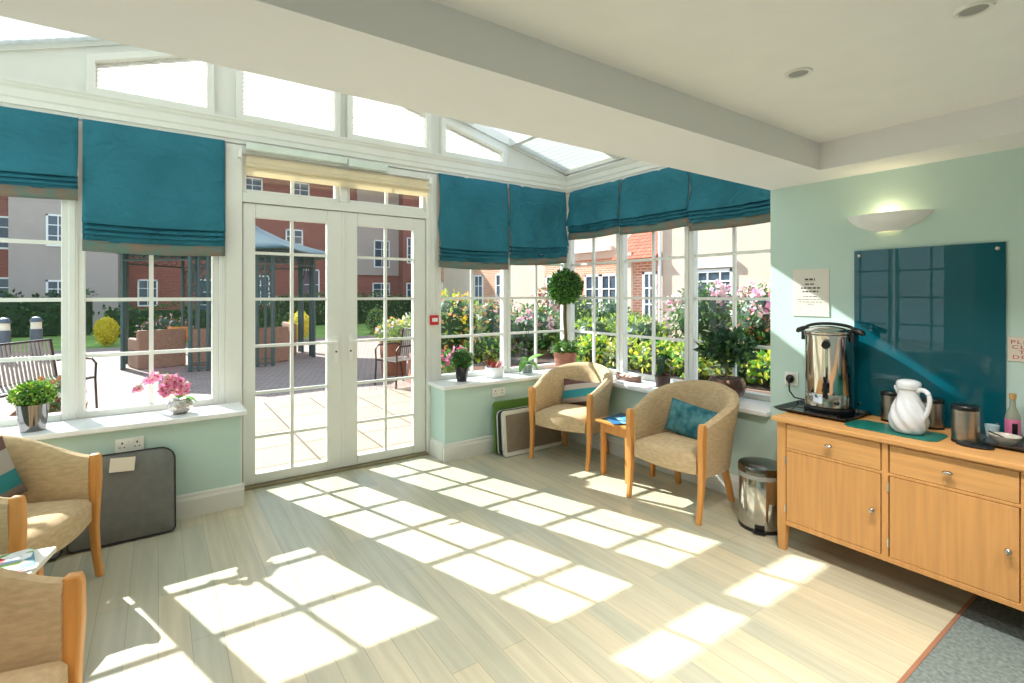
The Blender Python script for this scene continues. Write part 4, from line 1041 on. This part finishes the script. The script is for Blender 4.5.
# ficus in bronze bowl
x, y = 3.54, 2.21
t = thing('potted_ficus', 'leafy dark green ficus standard in a bronze bowl on the right sill', 'plant', (x, y, SZ))
pot([(.001, 0), (.075, 0), (.118, .04), (.138, .09), (.134, .13), (.118, .16), (.110, .16), (.107, .145), (.001, .145)], x, y, SZ, mat('bronze_glaze', (104, 78, 66), .22, .6, .25, 4), t)
MB().lathe([(.001, .146), (.105, .146), (.10, .151), (.001, .153)], (x, y, SZ), 20).build('soil', SOIL, t)
m = MB().tube([(x, y, SZ+.12), (x, y+.005, SZ+.25), (x-.004, y, SZ+.34)], .011, 8)
for a in range(7): m.tube([(x, y, SZ+.30), (x+.09*math.cos(a*.9), y+.09*math.sin(a*.9), SZ+.38+.02*a/3)], .005, 6)
m.build('trunk', mat('ficus_bark', (142, 116, 84), .8, var=.15), t, smooth=True)
foliage(t, 'foliage', (x, y, SZ+.385), (.175, .19, .115), 620, .062, [LF['blueg'], LF['dark'], LF['blueg'], LF['mid']], 11, shell=.75, aspect=.62)

# ================================================================== OUTSIDE
def facade_window(parent, axis, c, z0, z1, wd, plane, nx=2, nz=3):
    """white window set in a facade; axis 'y' = facade facing -y, 'x' = facing -x"""
    m = MB(); f = .07; a, b = c-wd/2, c+wd/2
    def bx(u0, v0, u1, v1, d0, d1):
        if axis == 'y': m.box(u0, plane-d1, v0, u1, plane-d0, v1)
        else: m.box(plane-d1, u0, v0, plane-d0, u1, v1)
    bx(a, z0, a+f, z1, 0, .04); bx(b-f, z0, b, z1, 0, .04); bx(a, z0, b, z0+f, 0, .05); bx(a, z1-f, b, z1, 0, .04)
    for i in range(1, nx): bx(a+(b-a)*i/nx-.018, z0, a+(b-a)*i/nx+.018, z1, 0, .035)
    for i in range(1, nz): bx(a, z0+(z1-z0)*i/nz-.018, b, z0+(z1-z0)*i/nz+.018, 0, .034)
    o = m.build('window', FRAMEX, parent)
    m = MB(); bx(a+.02, z0+.02, b-.02, z1-.02, .002, .012)
    p = m.build('pane', PANEX, parent); 
    p.parent = o
    return o
# building across the courtyard
t = thing('courtyard_building', 'red brick and cream rendered apartment building across the lawn', 'building', (2, 29, 0))
MB().box(-14, 30, 0, 9.7, 34, 8.3).box(9.7, 30.0, 0, 12.3, 34, 2.65).box(12.3, 29.2, 0, 13.2, 34, 8.3).box(13.2, 29.2, 0, 26, 34, 8.3).build('brick_wall', BRICK, t)
MB().box(-4.9, 28, 0, -1.45, 30.1, 8.3).box(9.7, 29.9, 2.65, 12.3, 34, 8.3).build('rendered_wall', RENDERG, t)
MB().prism([(27.6, 8.3), (34.5, 8.3), (34.5, 9.4), (31.5, 9.4)], -15, 26.5, 'x').build('roof', ROOFG, t)
for c, z0, z1, wd, pl in [(-3.41, 3.46, 4.79, .75, 28), (-3.41, .95, 2.07, .75, 28), (-5.6, 3.4, 4.8, .9, 30), (-5.6, .9, 2.2, .9, 30), (-.42, .9, 2.2, .8, 30), (2.1, .3, 2.25, .9, 30), (4.5, .9, 2.5, .9, 30),
                          (7.0, .3, 2.9, 1.1, 30), (.6, 3.6, 4.9, .9, 30), (3.2, 3.6, 4.9, .9, 30), (4.1, 6.5, 7.7, 1.0, 30), (6.5, 6.5, 7.75, 1.0, 30), (6.2, 3.9, 5.1, .9, 30), (11.2, 3.12, 4.8, 1.0, 29.9), (11.2, 1.0, 2.2, 1.1, 30), (12.78, 3.4, 5.0, .5, 29.2), (12.8, .9, 2.2, .6, 29.2), (8.5, .9, 2.3, .8, 30)]:
    facade_window(t, 'y', c, z0, z1, wd, pl)
# building along the right side
t = thing('garden_building', 'sunlit cream and brick building with white windows beyond the flower bed', 'building', (12, 10, 0))
MB().box(10.5, -2, 0, 16, 8.4, 7).box(12.45, 9.9, 2.7, 16, 14.6, 7).box(12.5, 15.6, 0, 16, 18.0, 7).box(12.5, 21.4, 0, 16, 24.2, 7).box(10.4, 9.28, 0, 10.62, 9.48, 2.6).build('rendered_wall', RENDERC, t)
MB().box(10.5, 8.4, 0, 12.5, 9.3, 2.45).box(12.5, 8.4, 0, 16, 14.6, 2.7).box(12.5, 14.6, 0, 16, 15.6, 7).box(12.5, 18.0, 0, 16, 21.4, 7).box(12.5, 24.2, 0, 16, 25.4, 7).build('brick_wall', BRICKO, t)
MB().prism([(10.3, 2.42), (12.6, 2.42), (12.6, 4.6)], 8.4, 9.9, 'y').build('porch_roof', TILE, t)
MB().box(12.3, 11.9, 2.95, 12.45, 14.6, 3.10).build('soffit', FRAMEX, t)
MB().prism([(10.3, 7), (16, 7), (16, 9)], -2, 8.4, 'y').prism([(12.45, 7), (16, 7), (16, 9)], 8.4, 25.4, 'y').build('roof', TILE, t)
for c, z0, z1, wd, pl, nx in [(6.86, .95, 2.04, .95, 10.5, 3), (8.72, .35, 2.06, .45, 10.5, 2), (12.1, .15, 2.16, .75, 12.5, 2), (12.9, .15, 2.16, .75, 12.5, 2), (15.1, .9, 2.2, .8, 12.5, 3), (18.7, .3, 2.4, .8, 12.5, 2), (20.6, .3, 2.4, .8, 12.5, 2), (19.6, 3.3, 4.8, .9, 12.5, 2), (14.0, .9, 2.1, .8, 12.5, 3), (24.8, .9, 2.2, .9, 12.5, 2)]:
    facade_window(t, 'x', c, z0, z1, wd, pl, nx, 4)
MB().box(10.42, 6.3, 2.08, 10.5, 7.42, 2.22).build('lintel', FRAMEX, t)
MB().tube([(10.44, 8.36, 0), (10.44, 8.36, 7)], .045, 8).build('drainpipe', FRAMEX, t)
# raised brick bed
bed = [(3.25, 6.35), (4.55, 5.75), (4.85, 4.7), (5.12, 2.6), (5.3, -1.0), (9.0, -1.0), (9.0, 6.6), (8.4, 9.4), (4.6, 9.4), (3.5, 8.1)]
struct('raised_bed', MB().prism(bed, GP, .46), BRICKD)
cxb = sum(p[0] for p in bed)/len(bed); cyb = sum(p[1] for p in bed)/len(bed)
struct('bed_soil', MB().prism([(cxb+(p[0]-cxb)*.96, cyb+(p[1]-cyb)*.96) for p in bed], .44, .475), SOIL)
def shrub(name, label, cat, c, rad, n, size, mats, seed, group=None, base=None, core=True, blooms=None):
    t = thing(name, label, cat, (c[0], c[1], base if base is not None else c[2]-rad[2]), 0, group)
    foliage(t, 'foliage', c, rad, n, size, mats, seed, shell=.5)
    if core: MB().sphere(c, 1, 12, 8, (rad[0]*.78, rad[1]*.78, rad[2]*.78)).build('branches', LF['dark'] if mats[0] not in (LF['gold'],) else LF['yellow'], t)
    if base is not None and base < c[2]-rad[2]:
        MB().tube([(c[0], c[1], base), (c[0], c[1], c[2])], .02, 6).build('stem', STEM, t)
    if blooms:
        bn, bs, bm = blooms; rnd = random.Random(seed+99); m = MB()
        for _ in range(bn):
            d = Vector((rnd.gauss(0, 1)-.5, rnd.gauss(0, 1)-.4, abs(rnd.gauss(0, 1))*.9+.2)).normalized()
            m.cur = 0
            p = (c[0]+d.x*rad[0]*1.03, c[1]+d.y*rad[1]*1.03, c[2]+d.z*rad[2]*1.03)
            k0 = len(m.f); m.leaves(rnd, p, (bs*.5,)*3, 14, bs*.7, len(bm), aspect=.9)
        m.build('blossoms', bm, t)
    return t
L = LF
# yellow-green edging mounds along the bed
lab = ('yellow-green bedding plant along the front of the raised bed', 'yellow-green edging plants')
rnd = random.Random(12)
protos = []
pts_ = [(5.0, 5.15), (5.12, 4.68), (5.17, 4.2), (5.27, 3.72), (5.32, 3.25), (5.40, 2.78), (5.44, 2.32), (5.5, 1.9)]
for k, (x, y) in enumerate(pts_):
    if k < 3:
        q = shrub('bedding_plant', lab[0], 'plant', (x, y, .66), (.27, .27, .21), 420, .085, [[L['lime'], L['yellow'], L['bright']], [L['yellow'], L['lime'], L['sage']], [L['lime'], L['bright'], L['yellow']]][k], 30+k, lab[1], base=.45)
        protos.append(q)
    else: q = dup(protos[k % 3], (x, y, .45), rnd.uniform(0, 6), None, lab[1])
    q['label'] = 'yellow-green bedding plant at the raised bed front edge, %s from the mint wall' % ('eighth', 'seventh', 'sixth', 'fifth', 'fourth', 'third', 'second', 'nearest')[k]
# second row, greener
lab2 = ('mid green bushy plant in the second row of the raised bed', 'green plants in the raised bed')
q = shrub('bedding_plant', lab2[0], 'plant', (5.85, 5.0, .78), (.38, .38, .33), 420, .10, [L['mid'], L['sage'], L['lime']], 41, lab2[1], base=.45)
q['label'] = 'mid green bushy plant behind the seventh yellow-green bedding plant'
for x, y, l_ in ((5.6, 5.75, 'mid green bushy plant left of the row of yellow-green bedding plants'), (5.95, 2.35, 'mid green bushy plant behind the yellow-green plants nearest the mint wall'), (6.5, 5.75, 'mid green bushy plant between the bed front and the cream wall'), (7.1, 6.6, 'rearmost mid green bushy plant, nearest the brick pier')): dup(q, (x, y, .45), rnd.uniform(0, 6), l_, lab2[1])
shrub('rose_bush', 'taller pink rose bush seen in the last right-hand window, left of its centre bar', 'plant', (6.25, 4.25, 1.12), (.48, .44, .50), 900, .075, [L['mid'], L['sage'], L['green']], 50, base=.45, blooms=(13, .10, [L['rose'], L['rose'], L['pink'], L['white']]))
shrub('rose_bush', 'pink rose bush nearest the mint wall, beyond the last right-hand window', 'plant', (6.3, 3.40, 1.10), (.50, .40, .50), 900, .075, [L['mid'], L['green'], L['rust']], 51, base=.45, blooms=(11, .10, [L['rose'], L['rose'], L['pink']]))
shrub('flowering_bush', 'airy pink blossom bush in front of the cream wall', 'plant', (6.7, 5.05, .95), (.36, .36, .42), 300, .06, [L['sage'], L['mid']], 52, base=.45, core=False, blooms=(10, .08, [L['rose'], L['white']]))
shrub('garden_shrub', 'olive green shrub left of the white french doors', 'plant', (7.5, 8.3, .95), (.5, .5, .55), 700, .09, [L['sage'], L['lime'], L['mid']], 53, base=.45)
shrub('garden_shrub', 'round dark green shrub in front of the white french doors', 'plant', (8.1, 7.75, .93), (.42, .42, .45), 700, .07, [L['green'], L['mid']], 54, base=.45)
shrub('flowering_bush', 'big orange and yellow flowering bush left of the back window centre', 'plant', (3.72, 6.95, .98), (.52, .5, .52), 1100, .085, [L['lime'], L['orange'], L['sage'], L['mid']], 55, base=.45, blooms=(9, .08, [L['orange'], L['gold']]))
shrub('flowering_bush', 'mixed green and orange bush behind the red succulent', 'plant', (4.7, 7.3, .88), (.55, .5, .48), 900, .09, [L['mid'], L['sage'], L['orange'], L['dark']], 56, base=.45, blooms=(6, .07, [L['orange'], L['rose']]))
shrub('flowering_bush', 'low rosy flowering plants on the front of the bed behind the red succulent', 'plant', (3.95, 6.3, .66), (.38, .25, .22), 600, .07, [L['bright'], L['mid'], L['lime']], 57, base=.45, blooms=(9, .06, [L['rose'], L['orange'], L['red']]))
shrub('flowering_bush', 'green bush with sparse pink flowers behind the glass vase orchid', 'plant', (5.1, 6.6, .85), (.5, .45, .42), 800, .085, [L['mid'], L['sage'], L['green']], 58, base=.45, blooms=(6, .07, [L['rose'], L['pink']]))
shrub('weeping_shrub', 'rusty weeping shrub seen between the vase orchid and topiary', 'plant', (6.5, 8.0, 1.15), (.32, .32, .55), 420, .11, [L['rust'], L['sage'], L['rose']], 59, base=.45, core=False)
shrub('lavender_bush', 'pink-mauve airy shrub at the back of the bed', 'plant', (5.6, 8.2, 1.0), (.42, .42, .45), 420, .08, [L['rose'], L['sage'], L['mid']], 60, base=.45, core=False)
shrub('garden_shrub', 'pale green shrub beneath the topiary tree in the corner view', 'plant', (5.5, 6.1, .72), (.35, .33, .27), 500, .08, [L['sage'], L['lime'], L['mid']], 61, base=.45)
# pots by the doors
def planter(x, y, s, h_, label, mats, blooms, seed, m=TERRA, rad=.28):
    t = thing('planter', label, 'planter', (x, y, GP))
    MB().loft([[(x+a*s*.85, y+b*s*.85, GP) for a, b in ((-1,-1),(1,-1),(1,1),(-1,1))], [(x+a*s, y+b*s, GP+h_) for a, b in ((-1,-1),(1,-1),(1,1),(-1,1))], [(x+a*s*.85, y+b*s*.85, GP+h_) for a, b in ((-1,-1),(1,-1),(1,1),(-1,1))], [(x+a*s*.8, y+b*s*.8, GP+h_-.05) for a, b in ((-1,-1),(1,-1),(1,1),(-1,1))]]).build('box', m, t)
    foliage(t, 'foliage', (x, y, GP+h_+rad*.55), (rad, rad, rad*.7), 500, .075, mats, seed)
    bm = MB(); rnd = random.Random(seed)
    for _ in range(14):
        d = Vector((rnd.gauss(0, 1), rnd.gauss(0, 1)-.4, abs(rnd.gauss(0, 1)))).normalized()
        bm.leaves(rnd, (x+d.x*rad, y+d.y*rad, GP+h_+rad*.6+d.z*rad*.7), (.04,)*3, 12, .06, len(blooms), aspect=.9)
    bm.build('blossoms', blooms, t)
    return t
planter(2.86, 5.45, .20, .46, 'square terracotta planter with pink flowers outside, low behind the black pot', [L['mid'], L['green']], [L['magenta'], L['pink']], 70)
planter(3.62, 9.05, .20, .62, 'terracotta planter with cream and pink flowers behind the patio chair', [L['sage'], L['lime'], L['mid']], [L['rose'], L['white'], L['orange']], 71, rad=.32)
planter(3.98, 8.60, .20, .70, 'planter with pale yellow-green flowers seen at the edge of the right door', [L['lime'], L['sage']], [L['white'], L['yellow']], 72, rad=.38)
planter(-.95, 7.15, .30, .30, 'low weathered planter outside the left window, under the garden bench', [L['sage'], L['rust'], L['mid']], [L['rust'], L['white']], 73, m=ROSEW, rad=.22)
# metal garden seats
def garden_seat(loc, rz, wd, label, name='garden_chair', cat='chair', group=None):
    t = thing(name, label, cat, loc, rz, group); h2 = wd/2
    for sg in (-1, 1):
        xx = sg*h2
        MB().tube([(xx, -.28, 0), (xx, -.26, .40), (xx, -.27, .60), (xx, -.22, .66), (xx, .10, .67), (xx, .22, .64)], .014, 8).tube([(xx, .30, 0), (xx, .22, .42), (xx, .30, .92)], .014, 8).build('side_frame', IRON, smooth=True, **local(t))
    m = MB(); n = max(8, int(wd/.055))
    for i in range(n):
        x = -h2+.03+(wd-.06)*i/(n-1)
        m.box(x-.012, -.25, .425, x+.012, .22, .437); m.loft([[(x-.012, .22, .44), (x+.012, .22, .44), (x+.012, .235, .44), (x-.012, .235, .44)], [(x-.012, .30, .90), (x+.012, .30, .90), (x+.012, .312, .90), (x-.012, .312, .90)]])
    m.build('slats', mat('seat_slats', (150, 142, 136), .4, .4), **local(t))
    MB().tube([(-h2, -.26, .42), (h2, -.26, .42)], .013).tube([(-h2, .22, .43), (h2, .22, .43)], .013).tube([(-h2, .305, .91), (h2, .305, .91)], .014).build('rails', IRON, smooth=True, **local(t))
    return t
garden_seat((-1.28, 8.05, GP), R(58), 1.45, 'dark metal slatted garden bench outside the left window', 'garden_bench', 'bench')
garden_seat((3.28, 7.95, GP), R(-75), .56, 'dark metal garden armchair seen through the right door leaf')
# bollard lights
for x, y, lab_ in ((-2.34, 16.06, 'dark grey bollard light on the lawn edge, right of the pair'), (-2.82, 15.73, 'dark grey bollard light at the far left edge of the view')):
    t = thing('bollard_light', lab_, 'garden light', (x, y, GP), 0, 'bollard lights by the lawn')
    MB().lathe([(.001, 0), (.115, 0), (.115, .70), (.001, .70)], (x, y, GP), 20).build('post', mat('slate_metal', (92, 102, 112), .4, .3), t, smooth=True)
    MB().lathe([(.10, .70), (.10, .86)], (x, y, GP), 20).build('lens', mat('frosted_lens', (232, 224, 200), .3), t, smooth=True)
    MB().lathe([(.118, .86), (.118, .90), (.08, .965), (.001, .985)], (x, y, GP), 20).build('cap', bpy.data.materials['slate_metal'], t, smooth=True)
# cones and hedges
shrub('conical_shrub', 'bright yellow clipped shrub beyond the pink orchid window', 'plant', (-1.22, 18.7, .40), (.27, .27, .40), 1500, .08, [L['gold'], L['yellow']], 80)
shrub('conical_shrub', 'yellow shrub seen through the left door leaf behind the gazebo', 'plant', (3.75, 17.4, .45), (.34, .34, .46), 1000, .08, [L['gold'], L['yellow']], 81)
shrub('conical_shrub', 'olive cone-shaped shrub seen through the right door leaf', 'plant', (6.75, 18.7, .46), (.32, .32, .50), 1200, .07, [L['lime'], L['sage'], L['green']], 82)
def hedge(x0, x1, y, h_, d, label, mats, seed):
    t = thing('hedge', label, 'hedge', ((x0+x1)/2, y, 0)); rnd = random.Random(seed); m = MB()
    m2 = MB().box(x0+.1, y-d/2+.1, 0, x1-.1, y+d/2-.1, h_-.1)
    n = int((x1-x0)*h_*130)
    for _ in range(n):
        x = rnd.uniform(x0, x1); top = h_+.12*math.sin(x*2.1)+.08*math.sin(x*5.3)
        if rnd.random() < .3: p = (x, rnd.uniform(y-d/2, y+d/2), top)
        else: p = (x, y-d/2+rnd.uniform(-.05, .1), rnd.uniform(0, top))
        m.leaves(rnd, p, (.05, .05, .05), 1, .16, len(mats))
    m2.build('branches', LF['dark'], t); m.build('foliage', mats, t); return t
hedge(-9, -2.0, 25.0, 1.45, 1.2, 'long dark hedge below the rendered block at the far left', [L['dark'], L['green'], L['dark']], 90)
hedge(-1.6, 4.0, 22.5, 1.0, 1.0, 'dark clipped hedge behind the gazebo', [L['dark'], L['green']], 91)
hedge(4.6, 12.0, 26.5, 1.4, 1.2, 'dark hedge below the brick wall seen through the right door leaf', [L['dark'], L['green'], L['sage']], 92)
shrub('flowering_bush', 'reddish flowering bush at the left of the gazebo', 'plant', (.15, 18.6, .35), (.7, .5, .5), 500, .12, [L['green'], L['rust'], L['rose']], 93)
# ------------------------------------------------------------ gazebo
GX, GY, GR = 1.24, 13.42, 1.97
t = thing('gazebo', 'octagonal dark green metal gazebo with tented roof on the patio', 'gazebo', (GX, GY, GP))
V8 = [(GX+GR*math.cos(R(22.5+45*k)), GY+GR*math.sin(R(22.5+45*k))) for k in range(8)]
for k in range(8):
    x, y = V8[k]
    for s_ in ((1,) if k % 2 == 1 else (-1,)):
        nx_, ny_ = V8[(k+s_) % 8]; d = Vector((nx_-x, ny_-y)).normalized(); m = MB()
        def P3(u, z): return (x+d.x*u, y+d.y*u, z)
        for u, r in ((.02, .045), (.16, .026), (.32, .040)): m.tube([P3(u, GP), P3(u, 2.45)], r, 6)
        for z in (.02, .12, 1.45, 2.05): m.tube([P3(.02, z), P3(.30, z)], .012, 5)
        for zc in (1.58, 1.80, 1.98 if s_ > 0 else 1.98):
            m.tube([P3(.16+.09*math.cos(2*PI*q/12), zc+.09*math.sin(2*PI*q/12)) for q in range(13)], .016, 5)
        m.tube([P3(.30+.38*math.sin(PI/2*q/6), 1.85+.50*(1-math.cos(PI/2*q/6))) for q in range(7)], .018, 6)
        m.build('lattice_post', GAZ, t)
m = MB()
for k in range(8):
    (x0, y0), (x1, y1) = V8[k], V8[(k+1) % 8]
    for z in (2.14, 2.42): m.tube([(x0, y0, z), (x1, y1, z)], .02, 6)
    for i in range(1, 6):
        u = i/6; cx_, cy_ = x0+(x1-x0)*u, y0+(y1-y0)*u; dx, dy = (x1-x0)/1.5, (y1-y0)/1.5
        m.tube([(cx_+dx*.10*math.cos(2*PI*q/10), cy_+dy*.10*math.cos(2*PI*q/10), 2.28+.11*math.sin(2*PI*q/10)) for q in range(11)], .011, 5)
m.build('frieze', GAZ, t)
prof = [(1.22, 2.42), (1.20, 2.46), (.95, 2.58), (.65, 2.76), (.40, 3.0), (.20, 3.32), (.04, 3.62), (.005, 3.75)]
rings = []
for q, z in prof:
    ring = []
    for k in range(8):
        for j in range(4):
            (x0, y0), (x1, y1) = V8[k], V8[(k+1) % 8]; u = j/4
            px, py = x0+(x1-x0)*u-GX, y0+(y1-y0)*u-GY
            ring.append((GX+px*q, GY+py*q, z-.05*math.sin(PI*u)*q))
    rings.append(ring)
MB().loft(rings, True, False).build('roof', GAZR, t, smooth=True, solid=.02)
# rattan furniture under it
def rattan(loc, rz, wd, label, group='rattan seats in the gazebo'):
    t = thing('rattan_sofa', label, 'sofa', loc, rz, group); h2 = wd/2
    MB().box(-h2, -.36, 0, h2, .36, .34).box(-h2, .24, .34, h2, .36, .78).box(-h2, -.36, .34, -h2+.12, .24, .60).box(h2-.12, -.36, .34, h2, .24, .60).build('frame', RATTAN, bevel=.03, **local(t))
    MB().box(-h2+.13, -.35, .345, h2-.13, .23, .45).build('seat_cushion', mat('cream_cushion', (214, 196, 170), .8), bevel=.03, **local(t))
    return t
rattan((-.02, 12.95, GP), R(195), .85, 'brown rattan sofa under the gazebo with its back to the room')
rattan((.98, 12.85, GP), R(175), .80, 'brown rattan armchair beside the gazebo sofa, backing the orchid window')
rattan((1.95, 12.45, GP), R(200), .75, 'brown rattan armchair nearest the left door leaf')
rattan((2.45, 13.9, GP), R(-90), 1.2, 'brown rattan sofa on the right side of the gazebo')
for lx, ly, lz, mm, lb_ in ((.35, 12.98, .62, L['orange'], 'orange scatter cushion on the rattan sofa'), (1.30, 13.6, .62, mat('red_cloth', (196, 70, 70), .8), 'red cushion on the gazebo table side')):
    pillow('scatter_cushion', (lx, ly, lz), (0, 0, R(10)), .4, .32, .14, mm, lb_, 8)
t = thing('garden_table', 'round rattan table in the centre of the gazebo', 'table', (1.25, 13.55, GP))
MB().lathe([(.001, .50), (.42, .50), (.42, .54), (.001, .54)], (1.25, 13.55, GP), 24).build('tabletop', PANEX, t)
MB().lathe([(.30, 0), (.24, .25), (.30, .50)], (1.25, 13.55, GP), 20).build('pedestal', RATTAN, t)
